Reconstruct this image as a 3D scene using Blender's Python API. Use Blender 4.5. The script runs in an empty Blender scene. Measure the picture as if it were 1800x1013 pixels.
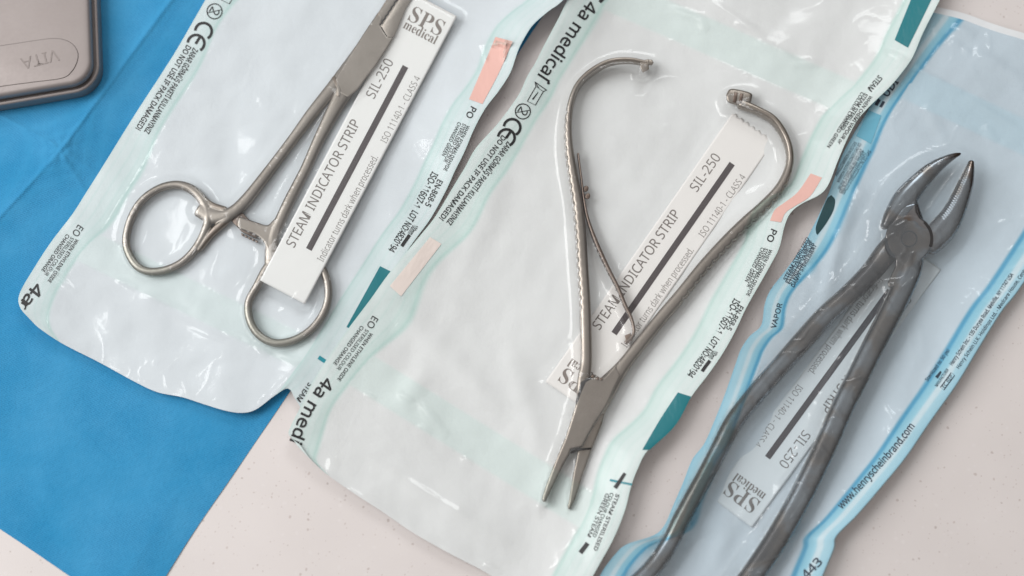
import bpy, bmesh, math, random
import numpy as np
from mathutils import Vector, kdtree

# ------------------------------------------------------------------ camera, world, lights, exposure
sc = bpy.context.scene
col = sc.collection
TILT = math.radians(13.0)
DIST = 0.5
FPX = 2500.0                      # focal length in photo pixels (1800 wide) -> 0.2 mm per pixel on the table
cam_d = bpy.data.cameras.new('camera')
cam_d.sensor_width = 36.0
cam_d.lens = FPX * 36.0 / 1800.0
cam_d.clip_start = 0.01
cam_d.clip_end = 50.0
cam_d.dof.use_dof = True
cam_d.dof.focus_distance = 0.5
cam_d.dof.aperture_fstop = 4.5
cam = bpy.data.objects.new('camera', cam_d)
cam.location = (0, -math.sin(TILT) * DIST, math.cos(TILT) * DIST)
cam.rotation_euler = (TILT, 0, 0)
col.objects.link(cam)
sc.camera = cam

world = bpy.data.worlds.new("World")
sc.world = world
world.use_nodes = True
wn, wl = world.node_tree.nodes, world.node_tree.links
bg = wn['Background']
wtc = wn.new('ShaderNodeTexCoord')
wsep = wn.new('ShaderNodeSeparateXYZ')
wl.new(wtc.outputs['Generated'], wsep.inputs[0])
wadd = wn.new('ShaderNodeMath'); wadd.operation = 'MULTIPLY_ADD'
wl.new(wsep.outputs['X'], wadd.inputs[0]); wadd.inputs[1].default_value = -0.55; wl.new(wsep.outputs['Z'], wadd.inputs[2])
wr = wn.new('ShaderNodeValToRGB')
wl.new(wadd.outputs[0], wr.inputs[0])
e = wr.color_ramp.elements
e[0].position = 0.0; e[0].color = (0.07, 0.06, 0.055, 1)
e[1].position = 1.0; e[1].color = (0.62, 0.60, 0.585, 1)
n_ = e.new(0.5); n_.color = (0.34, 0.315, 0.30, 1)
wno = wn.new('ShaderNodeTexNoise'); wno.inputs['Scale'].default_value = 2.3; wno.inputs['Detail'].default_value = 2.0
wl.new(wtc.outputs['Generated'], wno.inputs['Vector'])
wmr = wn.new('ShaderNodeMapRange'); wmr.inputs['From Min'].default_value = 0.35; wmr.inputs['From Max'].default_value = 0.65
wmr.inputs['To Min'].default_value = 0.7; wmr.inputs['To Max'].default_value = 1.3
wl.new(wno.outputs['Fac'], wmr.inputs['Value'])
wmul = wn.new('ShaderNodeVectorMath'); wmul.operation = 'SCALE'
wl.new(wr.outputs[0], wmul.inputs[0]); wl.new(wmr.outputs[0], wmul.inputs['Scale'])
wl.new(wmul.outputs[0], bg.inputs['Color'])
bg.inputs['Strength'].default_value = 0.97


def area(name, loc, target, size, power, color, sy=None):
    d = bpy.data.lights.new(name, 'AREA')
    d.shape = 'RECTANGLE'; d.size = size; d.size_y = sy or size
    d.energy = power; d.color = color
    o = bpy.data.objects.new(name, d)
    o.location = loc
    o.rotation_euler = (Vector(target) - Vector(loc)).to_track_quat('-Z', 'Y').to_euler()
    col.objects.link(o)
    return o


area('window_light', (-0.92, 0.22, 0.90), (0, 0, 0), 0.75, 13.4, (1.0, 0.995, 0.99), 0.95)
area('far_window_light', (0.22, 0.98, 0.95), (0, 0, 0), 0.42, 3.6, (0.97, 0.99, 1.0), 0.5)

sc.view_settings.view_transform = 'Standard'
sc.view_settings.look = 'None'
sc.view_settings.gamma = 1.0
sc.view_settings.use_curve_mapping = False
sc.view_settings.exposure = 0.0
sc.render.engine = 'CYCLES'
sc.cycles.use_denoising = True
sc.cycles.transparent_max_bounces = 24
sc.cycles.max_bounces = 8
sc.cycles.sample_clamp_indirect = 4.0

# ------------------------------------------------------------------ photo pixel -> point on the plane z (mm) above the counter
CT, ST = math.cos(TILT), math.sin(TILT)
CY, CZ = -ST * DIST, CT * DIST


def P(px, py, z=0.0):
    px = np.asarray(px, float); py = np.asarray(py, float); z = np.asarray(z, float) * 1e-3
    dx = (px - 900.0) / FPX
    dy = -(py - 506.5) / FPX
    wy = dy * CT + ST
    wz = dy * ST - CT
    t = (z - CZ) / wz
    return np.stack(np.broadcast_arrays(t * dx, CY + t * wy, z + 0 * t), -1)


rng = np.random.RandomState(7)
random.seed(7)


def make_noise(seed, n=26, lo=1.0, hi=3.0):
    """smooth pseudo noise: sum of randomly oriented sine waves, frequencies in cycles per 100 px"""
    r = np.random.RandomState(seed)
    ang = r.uniform(0, math.tau, n); fr = np.exp(r.uniform(math.log(lo), math.log(hi), n)); ph = r.uniform(0, math.tau, n)
    am = fr ** -0.8
    am /= math.sqrt((am ** 2).sum() / 2)

    def f(x, y):
        v = 0
        for a, q, p, m in zip(ang, fr, ph, am):
            v = v + m * np.sin((x * math.cos(a) + y * math.sin(a)) * q * math.tau / 100.0 + p)
        return v
    return f


def seg_dist(x, y, a, b):
    ax, ay = a; bx, by = b
    dx, dy = bx - ax, by - ay
    L2 = dx * dx + dy * dy
    t = np.clip(((x - ax) * dx + (y - ay) * dy) / L2, 0, 1)
    d = np.hypot(x - ax - t * dx, y - ay - t * dy)
    side = (x - ax) * (-dy) + (y - ay) * dx
    return d, t, np.sign(side)


def catmull(pts, k=8, closed=False):
    pts = np.asarray(pts, float)
    n = len(pts)
    out = []
    rngs = n if closed else n - 1
    for i in range(rngs):
        if closed:
            p0, p1, p2, p3 = pts[(i - 1) % n], pts[i], pts[(i + 1) % n], pts[(i + 2) % n]
        else:
            p1, p2 = pts[i], pts[i + 1]
            p0 = pts[i - 1] if i > 0 else 2 * p1 - p2
            p3 = pts[i + 2] if i + 2 < n else 2 * p2 - p1
        for j in range(k):
            t = j / k
            out.append(0.5 * (2 * p1 + (p2 - p0) * t + (2 * p0 - 5 * p1 + 4 * p2 - p3) * t * t + (3 * p1 - p0 - 3 * p2 + p3) * t ** 3))
    if not closed:
        out.append(pts[-1])
    return np.array(out)


def resample(pts, n, smooth=True):
    q = catmull(pts, 10) if smooth and len(pts) > 2 else np.asarray(pts, float)
    d = np.r_[0, np.cumsum(np.linalg.norm(np.diff(q[:, :2], axis=0), axis=1))]
    s = np.linspace(0, d[-1], n)
    return np.stack([np.interp(s, d, q[:, i]) for i in range(q.shape[1])], 1)


# ------------------------------------------------------------------ object helpers
def link(name, me, mat=None, parent=None, smooth=True):
    o = bpy.data.objects.new(name, me)
    if mat:
        me.materials.clear()
        me.materials.append(mat)
    col.objects.link(o)
    if parent is not None:
        o.parent = parent
    if smooth and len(me.polygons):
        me.polygons.foreach_set('use_smooth', [True] * len(me.polygons))
    return o


def mesh(verts, faces, name='m'):
    me = bpy.data.meshes.new(name)
    me.from_pydata([tuple(v) for v in verts], [], [tuple(f) for f in faces])
    me.update()
    return me


def thing(name, label, cat, group=None):
    o = bpy.data.objects.new(name, None)
    o.empty_display_size = 0.01
    col.objects.link(o)
    o['label'] = label; o['category'] = cat
    if group:
        o['group'] = group
    return o


def grid_faces(nu, nv, off=0, mask=None):
    f = []
    for i in range(nu - 1):
        for j in range(nv - 1):
            if mask is None or mask[i, j]:
                a = off + i * nv + j
                f.append((a, a + 1, a + nv + 1, a + nv))
    return f


# ------------------------------------------------------------------ materials
def new_mat(name):
    m = bpy.data.materials.new(name)
    m.use_nodes = True
    return m, m.node_tree.nodes, m.node_tree.links, m.node_tree.nodes['Principled BSDF']


def noise_node(N, L, scale, detail=3, coord='Object', rough=0.5):
    tc = N.new('ShaderNodeTexCoord')
    nt = N.new('ShaderNodeTexNoise')
    nt.inputs['Scale'].default_value = scale
    nt.inputs['Detail'].default_value = detail
    nt.inputs['Roughness'].default_value = rough
    L.new(tc.outputs[coord], nt.inputs['Vector'])
    return nt


def ramp(N, L, src, stops):
    r = N.new('ShaderNodeValToRGB')
    el = r.color_ramp.elements
    while len(el) < len(stops):
        el.new(0.5)
    for i, (p, c) in enumerate(stops):
        el[i].position = p
        el[i].color = (*c, 1) if len(c) == 3 else c
    L.new(src, r.inputs[0])
    return r


def plain(name, color, rough=0.6, metallic=0.0):
    m, N, L, b = new_mat(name)
    b.inputs['Base Color'].default_value = (*color, 1)
    b.inputs['Roughness'].default_value = rough
    b.inputs['Metallic'].default_value = metallic
    return m


def metal(name, c0, c1, rough, bump=0.15, blotch=60):
    m, N, L, b = new_mat(name)
    b.inputs['Metallic'].default_value = 1.0
    n1 = noise_node(N, L, blotch, 4)
    r = ramp(N, L, n1.outputs['Fac'], [(0.35, c0), (0.65, c1)])
    L.new(r.outputs[0], b.inputs['Base Color'])
    n2 = noise_node(N, L, 900, 3)
    mr = N.new('ShaderNodeMapRange')
    mr.inputs['To Min'].default_value = rough - 0.06; mr.inputs['To Max'].default_value = rough + 0.1
    L.new(n2.outputs['Fac'], mr.inputs['Value'])
    L.new(mr.outputs[0], b.inputs['Roughness'])
    bp = N.new('ShaderNodeBump')
    bp.inputs['Strength'].default_value = bump; bp.inputs['Distance'].default_value = 0.0002
    L.new(n2.outputs['Fac'], bp.inputs['Height'])
    L.new(bp.outputs[0], b.inputs['Normal'])
    return m


M_STEEL = metal('satin_steel', (0.255, 0.222, 0.192), (0.33, 0.292, 0.258), 0.36)
M_STEEL2 = metal('needle_holder_steel', (0.26, 0.23, 0.20), (0.35, 0.312, 0.275), 0.34)
M_FORCEPS = metal('stained_forceps_steel', (0.115, 0.10, 0.095), (0.32, 0.325, 0.335), 0.2, 0.03, 60)
for _n in M_FORCEPS.node_tree.nodes:
    if _n.type == 'VALTORGB':
        _e = _n.color_ramp.elements.new(0.47); _e.color = (0.205, 0.165, 0.14, 1)
        _e = _n.color_ramp.elements.new(0.54); _e.color = (0.25, 0.245, 0.25, 1)
M_TIN = metal('tin_metal', (0.30, 0.265, 0.255), (0.315, 0.28, 0.27), 0.5, 0.05)
M_TIN.node_tree.nodes['Principled BSDF'].inputs['Metallic'].default_value = 0.45
M_TINLETTER = metal('shaded_letter_metal', (0.23, 0.20, 0.19), (0.25, 0.22, 0.21), 0.5, 0.05)  # darker copy of the tin; emboss shading of the letters painted into the colour
M_TINLETTER.node_tree.nodes['Principled BSDF'].inputs['Metallic'].default_value = 0.45
M_DARK = plain('dark_recess', (0.02, 0.018, 0.018), 0.7)
M_INK = plain('black_ink', (0.012, 0.012, 0.014), 0.5)
M_INK_SOFT = plain('navy_ink', (0.02, 0.035, 0.06), 0.5)
M_TEAL = plain('teal_indicator_ink', (0.0, 0.16, 0.19), 0.4)
M_CYAN = plain('cyan_ink', (0.01, 0.24, 0.30), 0.4)
M_PALEBLUE = plain('pale_blue_indicator_ink', (0.14, 0.42, 0.56), 0.4)
M_GREENDARK = plain('dark_green_indicator_ink', (0.015, 0.06, 0.07), 0.35)
M_PINK = plain('pink_indicator_ink', (0.72, 0.43, 0.375), 0.5)
M_PALE = plain('pale_indicator_ink', (0.78, 0.69, 0.64), 0.5)
M_STRIPTEXT = plain('grey_print', (0.16, 0.135, 0.122), 0.6)
M_STRIPLOGO = plain('brown_grey_print', (0.20, 0.165, 0.145), 0.6)
M_BAR = plain('indicator_bar_ink', (0.045, 0.030, 0.033), 0.5)
M_CARD = plain('strip_card', (0.86, 0.845, 0.825), 0.75)


def paper_mat(name, color):
    m, N, L, b = new_mat(name)
    n0 = noise_node(N, L, 45, 3)
    r = ramp(N, L, n0.outputs['Fac'], [(0.3, tuple(c * 0.97 for c in color)), (0.7, color)])
    L.new(r.outputs[0], b.inputs['Base Color'])
    b.inputs['Roughness'].default_value = 0.75
    n = noise_node(N, L, 260, 6, rough=0.6)
    bp = N.new('ShaderNodeBump'); bp.inputs['Strength'].default_value = 0.25; bp.inputs['Distance'].default_value = 0.0006
    L.new(n.outputs['Fac'], bp.inputs['Height']); L.new(bp.outputs[0], b.inputs['Normal'])
    return m


def film_mat(name, haze=0.03, hazecol=(0.85, 0.88, 0.9), rough=0.10, spec=1.0, broad=0.3):
    """thin clear film: tint comes from the sheet's own 'tint' attribute (sealed bands are tinted, the middle is clear)"""
    m = bpy.data.materials.new(name)
    m.use_nodes = True
    N, L = m.node_tree.nodes, m.node_tree.links
    N.remove(N['Principled BSDF'])
    out = N['Material Output']
    tr = N.new('ShaderNodeBsdfTransparent')
    at = N.new('ShaderNodeAttribute'); at.attribute_name = 'tint'
    L.new(at.outputs['Color'], tr.inputs['Color'])
    df = N.new('ShaderNodeBsdfDiffuse'); df.inputs['Color'].default_value = (*hazecol, 1)
    g1 = N.new('ShaderNodeBsdfGlossy'); g1.inputs['Roughness'].default_value = rough
    g2 = N.new('ShaderNodeBsdfGlossy'); g2.inputs['Roughness'].default_value = 0.42
    gl = N.new('ShaderNodeMixShader'); gl.inputs['Fac'].default_value = broad
    L.new(g1.outputs[0], gl.inputs[1]); L.new(g2.outputs[0], gl.inputs[2])
    mx = N.new('ShaderNodeMixShader'); mx.inputs['Fac'].default_value = haze
    L.new(tr.outputs[0], mx.inputs[1]); L.new(df.outputs[0], mx.inputs[2])
    lw = N.new('ShaderNodeLayerWeight'); lw.inputs['Blend'].default_value = 0.5
    pw = N.new('ShaderNodeMath'); pw.operation = 'POWER'; pw.inputs[1].default_value = 5.0
    L.new(lw.outputs['Facing'], pw.inputs[0])
    fm = N.new('ShaderNodeMath'); fm.operation = 'MULTIPLY_ADD'; fm.inputs[1].default_value = 0.9 * spec; fm.inputs[2].default_value = 0.055 * spec
    L.new(pw.outputs[0], fm.inputs[0])
    m2 = N.new('ShaderNodeMixShader')
    L.new(fm.outputs[0], m2.inputs['Fac']); L.new(mx.outputs[0], m2.inputs[1]); L.new(gl.outputs[0], m2.inputs[2])
    n = noise_node(N, L, 150, 4)
    bp = N.new('ShaderNodeBump'); bp.inputs['Strength'].default_value = 0.12; bp.inputs['Distance'].default_value = 0.001
    L.new(n.outputs['Fac'], bp.inputs['Height'])
    L.new(bp.outputs[0], g1.inputs['Normal']); L.new(bp.outputs[0], g2.inputs['Normal'])
    L.new(m2.outputs[0], out.inputs['Surface'])
    return m


# ------------------------------------------------------------------ countertop
def make_counter():
    m, N, L, b = new_mat('speckled_quartz')
    tc = N.new('ShaderNodeTexCoord')
    base = ramp(N, L, noise_node(N, L, 30, 4).outputs['Fac'], [(0.3, (0.675, 0.63, 0.615)), (0.7, (0.71, 0.665, 0.65))])

    def specks(scale, lo, hi, seed):
        mp = N.new('ShaderNodeMapping'); mp.inputs['Location'].default_value = (seed, seed * 1.7, 0)
        L.new(tc.outputs['Object'], mp.inputs[0])
        nz = N.new('ShaderNodeTexNoise'); nz.inputs['Scale'].default_value = scale * 0.9
        L.new(mp.outputs[0], nz.inputs['Vector'])
        wob = N.new('ShaderNodeVectorMath'); wob.operation = 'MULTIPLY_ADD'
        L.new(nz.outputs['Color'], wob.inputs[0]); wob.inputs[1].default_value = (0.6 / scale,) * 3; L.new(mp.outputs[0], wob.inputs[2])
        v = N.new('ShaderNodeTexVoronoi'); v.inputs['Scale'].default_value = scale
        L.new(wob.outputs[0], v.inputs['Vector'])
        sp = N.new('ShaderNodeSeparateColor'); L.new(v.outputs['Color'], sp.inputs[0])
        # radius differs by cell; most cells carry no speck
        th = ramp(N, L, sp.outputs[0], [(0.0, (0, 0, 0)), (0.62, (0, 0, 0)), (1.0, (1, 1, 1))])
        mul = N.new('ShaderNodeMath'); mul.operation = 'MULTIPLY'; L.new(th.outputs[0], mul.inputs[0]); mul.inputs[1].default_value = hi
        sub = N.new('ShaderNodeMath'); sub.operation = 'SUBTRACT'; L.new(mul.outputs[0], sub.inputs[0]); L.new(v.outputs['Distance'], sub.inputs[1])
        sm = N.new('ShaderNodeMapRange'); sm.interpolation_type = 'SMOOTHSTEP'
        sm.inputs['From Min'].default_value = -0.02; sm.inputs['From Max'].default_value = lo
        L.new(sub.outputs[0], sm.inputs['Value'])
        return sm.outputs[0], sp.outputs[1]
    cur = base.outputs[0]
    for (scale, lo, hi, seed, c0, c1, amt) in ((480, 0.12, 0.30, 0.11, (0.25, 0.18, 0.15), (0.42, 0.33, 0.29), 0.42),
                                               (900, 0.2, 0.36, 0.53, (0.38, 0.30, 0.27), (0.55, 0.47, 0.45), 0.42),
                                               (420, 0.12, 0.36, 0.91, (0.75, 0.71, 0.70), (0.73, 0.69, 0.685), 0.35)):
        f, rnd = specks(scale, lo, hi, seed)
        cc = ramp(N, L, rnd, [(0.0, c0), (1.0, c1)])
        fm = N.new('ShaderNodeMath'); fm.operation = 'MULTIPLY'; fm.inputs[1].default_value = amt; L.new(f, fm.inputs[0])
        mx = N.new('ShaderNodeMix'); mx.data_type = 'RGBA'
        L.new(fm.outputs[0], mx.inputs['Factor']); L.new(cur, mx.inputs['A']); L.new(cc.outputs[0], mx.inputs['B'])
        cur = mx.outputs['Result']
    L.new(cur, b.inputs['Base Color'])
    b.inputs['Roughness'].default_value = 0.45
    b.inputs['Specular IOR Level'].default_value = 0.35
    s = 0.6
    t = 0.02
    v = [(-s, -s, 0), (s, -s, 0), (s, s, 0), (-s, s, 0), (-s, -s, -t), (s, -s, -t), (s, s, -t), (-s, s, -t)]
    f = [(0, 1, 2, 3), (7, 6, 5, 4), (0, 4, 5, 1), (1, 5, 6, 2), (2, 6, 7, 3), (3, 7, 4, 0)]
    o = link('countertop', mesh(v, f), m, smooth=False)
    o['kind'] = 'structure'
    o['label'] = 'pale pinkish speckled stone countertop under everything'


make_counter()

# ------------------------------------------------------------------ blue drape
CREASES = [  # a, b, height mm, half width px, sharp rim mm
    ((345, -60), (108, 262), 2.0, 52, 0.35),
    ((108, 262), (-40, 425), 1.8, 46, 0.25),
    ((108, 262), (225, 345), 0.3, 10, 0.08),
    ((106, 266), (172, 372), 0.3, 9, 0.08),
    ((-60, 170), (100, 258), 1.0, 26, 0.2),
]
dn1 = make_noise(3, 20, 0.12, 0.5)
dn2 = make_noise(4, 24, 0.6, 2.0)


def drape_z(x, y):
    z = 0.75 + 0.3 * dn1(x, y) + 0.05 * dn2(x, y)
    for a, b, h, w, rim in CREASES:
        d, t, s = seg_dist(x, y, a, b)
        z = z + h * np.exp(-(d / w)) + rim * np.exp(-(d / 3.5) ** 2)
    # pinched knot where the folds cross
    d = np.hypot(x - 106, y - 263)
    z = z - 1.1 * np.exp(-(d / 10) ** 2)
    ang = np.arctan2(y - 263, x - 106)
    z = z + 0.12 * np.sin(ang * 7) * np.exp(-(d / 45) ** 2) * (1 - np.exp(-(d / 8) ** 2))
    return np.maximum(z, 0.25)


def make_drape():
    c = np.array((237., 1088.))
    r = np.array((0.562, -0.827)) * 1560
    l = np.array((-0.832, -0.555)) * 900
    nu, nv = 560, 330
    u = np.linspace(0, 1, nu)[:, None, None]; v = np.linspace(0, 1, nv)[None, :, None]
    g = c + r * u + l * v
    # slightly wavy cut edge
    g = g + 1.5 * np.stack([dn1(g[..., 0], g[..., 1]), dn1(g[..., 1], g[..., 0])], -1)
    x, y = g[..., 0], g[..., 1]
    z = drape_z(x, y)
    edge = np.minimum(u[..., 0], 1) * 1560
    edge2 = v[..., 0] * 900
    ed = np.minimum(edge2, 1e9)
    z = z * (0.35 + 0.65 * np.clip(ed / 60, 0, 1)) * (0.4 + 0.6 * np.clip(edge / 60, 0, 1))
    pts = P(x, y, z).reshape(-1, 3)
    m, N, L, b = new_mat('blue_nonwoven')
    tc = N.new('ShaderNodeTexCoord')
    n1 = noise_node(N, L, 30, 9, rough=0.68)
    r1 = ramp(N, L, n1.outputs['Fac'], [(0.3, (0.026, 0.240, 0.475)), (0.7, (0.060, 0.305, 0.56))])
    mp = N.new('ShaderNodeMapping'); mp.inputs['Rotation'].default_value = (0, 0, math.radians(56))
    mp.inputs['Scale'].default_value = (1, 1.7, 1)
    L.new(tc.outputs['Object'], mp.inputs[0])
    vo = N.new('ShaderNodeTexVoronoi'); vo.inputs['Scale'].default_value = 1000; vo.inputs['Randomness'].default_value = 0.25
    L.new(mp.outputs[0], vo.inputs['Vector'])
    fib = noise_node(N, L, 420, 5, rough=0.65)
    mx = N.new('ShaderNodeMix'); mx.data_type = 'RGBA'; mx.blend_type = 'MULTIPLY'; mx.inputs['Factor'].default_value = 0.62
    rr = ramp(N, L, vo.outputs['Distance'], [(0.05, (0.62, 0.72, 0.8)), (0.5, (1.1, 1.08, 1.05))])
    L.new(r1.outputs[0], mx.inputs['A']); L.new(rr.outputs[0], mx.inputs['B'])
    L.new(mx.outputs['Result'], b.inputs['Base Color'])
    b.inputs['Roughness'].default_value = 0.9
    b.inputs['Sheen Weight'].default_value = 0.15
    b.inputs['Specular IOR Level'].default_value = 0.1
    ad = N.new('ShaderNodeMath'); ad.operation = 'MULTIPLY_ADD'
    L.new(fib.outputs['Fac'], ad.inputs[0]); ad.inputs[1].default_value = 1.1; L.new(vo.outputs['Distance'], ad.inputs[2])
    bp = N.new('ShaderNodeBump'); bp.inputs['Strength'].default_value = 0.42; bp.inputs['Distance'].default_value = 0.0004
    L.new(ad.outputs[0], bp.inputs['Height']); L.new(bp.outputs[0], b.inputs['Normal'])
    o = link('surgical_drape', mesh(pts, grid_faces(nu, nv)), m)
    o['label'] = 'blue nonwoven drape sheet with fold creases lying on the counter'
    o['category'] = 'drape'


make_drape()


# ------------------------------------------------------------------ text and print helpers
_tc = {}
FONT = None
try:
    import os
    _p = os.path.join(bpy.utils.system_resource('DATAFILES'), 'fonts', 'NotoSansHebrew-Regular.woff2')     # shipped with Blender, has plain sans Latin letters
    FONT = bpy.data.fonts.load(_p)
except Exception:
    FONT = None


def glyphs(body, bold=0.0):
    bold = max(-0.006, min(bold, 0.015))
    key = (body, bold)
    if key in _tc:
        return _tc[key]
    cu = bpy.data.curves.new('t', 'FONT')
    cu.body = body
    if FONT and max(map(ord, body)) < 0x2000:
        cu.font = FONT
    cu.size = 1.0
    cu.offset = bold
    cu.resolution_u = 3
    cu.fill_mode = 'FRONT'
    ob = bpy.data.objects.new('t', cu)
    col.objects.link(ob)
    dg = bpy.context.evaluated_depsgraph_get()
    me = bpy.data.meshes.new_from_object(ob.evaluated_get(dg))
    v = np.array([p.co[:2] for p in me.vertices]) if len(me.vertices) else np.zeros((0, 2))
    f = [tuple(p.vertices) for p in me.polygons]
    bpy.data.objects.remove(ob); bpy.data.curves.remove(cu); bpy.data.meshes.remove(me)
    _tc[key] = (v, f)
    return v, f


cv, _ = glyphs('H')
CAP = cv[:, 1].max()
cv, _ = glyphs('\U0001D40F')
CAP_SERIF = cv[:, 1].max()


class Ink:
    """flat print gathered in photo pixels, then laid on a surface"""

    def __init__(self):
        self.v = []; self.f = []

    def add(self, v, f):
        o = len(self.v)
        self.v.extend([tuple(q) for q in v])
        self.f.extend([tuple(i + o for i in q) for q in f])

    def text(self, body, path, h, bold=0.012, upper=None):
        v, f = glyphs(body, bold)
        if not len(v):
            return self
        path = resample(np.array(path, float), 40) if len(path) > 2 else resample(np.array(path, float), 2, False)
        x0, x1 = v[:, 0].min(), v[:, 0].max()
        d = np.r_[0, np.cumsum(np.linalg.norm(np.diff(path, axis=0), axis=1))]
        s = (v[:, 0] - x0) / (x1 - x0) * d[-1]
        cx = np.interp(s, d, path[:, 0]); cy = np.interp(s, d, path[:, 1])
        tg = np.gradient(path, axis=0); tg /= np.linalg.norm(tg, axis=1)[:, None]
        tx = np.interp(s, d, tg[:, 0]); ty = np.interp(s, d, tg[:, 1])
        cap = CAP_SERIF if ord(body[0]) > 0x2000 else CAP
        up = (v[:, 1] - cap / 2) / cap * h
        self.add(np.stack([cx + ty * up, cy - tx * up], 1), f)
        return self

    def stroke(self, pts, w, closed=False, w1=None):
        p = np.array(pts, float)
        n = len(p)
        if closed:
            tg = np.roll(p, -1, 0) - np.roll(p, 1, 0)
        else:
            tg = np.gradient(p, axis=0)
        tg /= np.linalg.norm(tg, axis=1)[:, None] + 1e-9
        nn = np.stack([-tg[:, 1], tg[:, 0]], 1)
        ww = np.linspace(w, w if w1 is None else w1, n)[:, None] / 2
        v = np.concatenate([p + nn * ww, p - nn * ww])
        m = n if closed else n - 1
        self.add(v, [(i, (i + 1) % n, n + (i + 1) % n, n + i) for i in range(m)])
        return self

    def circle(self, c, r, w):
        a = np.linspace(0, math.tau, 32, endpoint=False)
        return self.stroke(np.stack([c[0] + r * np.cos(a), c[1] + r * np.sin(a)], 1), w, True)

    def disc(self, c, r):
        a = np.linspace(0, math.tau, 16, endpoint=False)
        self.add(np.stack([c[0] + r * np.cos(a), c[1] + r * np.sin(a)], 1), [tuple(range(16))])
        return self

    def patch(self, left, right, nu=24, nv=8):
        l = resample(np.array(left, float), nu, len(left) > 2); r = resample(np.array(right, float), nu, len(right) > 2)
        t = np.linspace(0, 1, nv)[None, :, None]
        g = l[:, None] * (1 - t) + r[:, None] * t
        self.add(g.reshape(-1, 2), grid_faces(nu, nv))
        return self

    def build(self, name, surf, mat, parent, dz=0.06):
        v = np.array(self.v)
        z = surf(v[:, 0], v[:, 1]) + dz
        return link(name, mesh(P(v[:, 0], v[:, 1], z), self.f), mat, parent, smooth=False)


# ------------------------------------------------------------------ swept metal shapes
def sweep(pts, closed=False, k=10, n=20, ex=2.6, teeth=None, obst=None, caps=True):
    """pts: (px, py, z mm, width px, thickness mm). Returns verts, faces. teeth=(pitch mm, depth mm, side, s0, s1)"""
    q = catmull(pts, k, closed)
    c = P(q[:, 0], q[:, 1], q[:, 2])
    if teeth:                                    # resample finely so the teeth show
        d = np.r_[0, np.cumsum(np.linalg.norm(np.diff(c, axis=0), axis=1))]
        s = np.arange(0, d[-1], teeth[0] * 1e-3 / 10)
        q = np.stack([np.interp(s, d, q[:, i]) for i in range(5)], 1)
        c = P(q[:, 0], q[:, 1], q[:, 2])
    m = len(c)
    if closed:
        T = np.roll(c, -1, 0) - np.roll(c, 1, 0)
    else:
        T = np.gradient(c, axis=0)
    T /= np.linalg.norm(T, axis=1)[:, None]
    S = np.cross(T, np.array([0, 0, 1.0])); S /= np.linalg.norm(S, axis=1)[:, None]
    U = np.cross(S, T)
    hw = q[:, 3] * 0.1e-3; ht = q[:, 4] * 0.5e-3
    if obst is not None:
        for i in range(0, m, 2 if not teeth else 5):
            obst.append((c[i, 0], c[i, 1], (c[i, 2] + ht[i]) * 1e3, hw[i] * 1e3))
    a = np.linspace(0, math.tau, n, endpoint=False)
    ca, sa = np.cos(a), np.sin(a)
    ex_x = np.sign(ca) * np.abs(ca) ** (2 / ex); ex_y = np.sign(sa) * np.abs(sa) ** (2 / ex)
    offx = np.zeros((m, n))
    if teeth:
        d = np.r_[0, np.cumsum(np.linalg.norm(np.diff(c, axis=0), axis=1))] * 1e3
        ph = (d / teeth[0]) % 1.0
        saw = np.clip(1.25 - np.abs(ph - 0.5) * 2 / 0.42, 0, 1) if teeth[0] > 2 else np.clip(np.abs(ph - 0.5) * 3 - 0.3, 0, 1)
        saw = np.where((d > teeth[3]) & (d < teeth[4]), saw, 0)
        wgt = np.clip(ex_x * teeth[2], 0, 1) ** 2
        offx = -teeth[2] * teeth[1] * 1e-3 * saw[:, None] * wgt[None]
    V = c[:, None] + S[:, None] * (hw[:, None] * ex_x[None] + offx)[..., None] + U[:, None] * (ht[:, None] * ex_y[None])[..., None]
    V = V.reshape(-1, 3)
    F = []
    mm = m if closed else m - 1
    for i in range(mm):
        i2 = (i + 1) % m
        for j in range(n):
            j2 = (j + 1) % n
            F.append((i * n + j, i * n + j2, i2 * n + j2, i2 * n + j))
    if not closed and caps:
        V = list(map(tuple, V))
        for idx, sgn in ((0, -1), (m - 1, 1)):
            prev = [idx * n + j for j in range(n)]
            r = min(hw[idx], ht[idx])
            for st in (0.35, 0.65, 0.88, 1.0):
                sc_ = math.sqrt(max(0.0, 1 - st * st))
                ring = []
                for j in range(n):
                    x = max(hw[idx] - r, 0) + r * sc_; y = max(ht[idx] - r, 0) + r * sc_
                    p = c[idx] + T[idx] * sgn * r * st * 0.8 + S[idx] * x * ex_x[j] * (0.985 if st == 1 else 1) + U[idx] * y * ex_y[j]
                    ring.append(len(V)); V.append(tuple(p))
                for j in range(n):
                    j2 = (j + 1) % n
                    F.append((prev[j], prev[j2], ring[j2], ring[j]))
                prev = ring
            F.append(tuple(prev))
        V = np.array(V)
    return V, F


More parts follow.
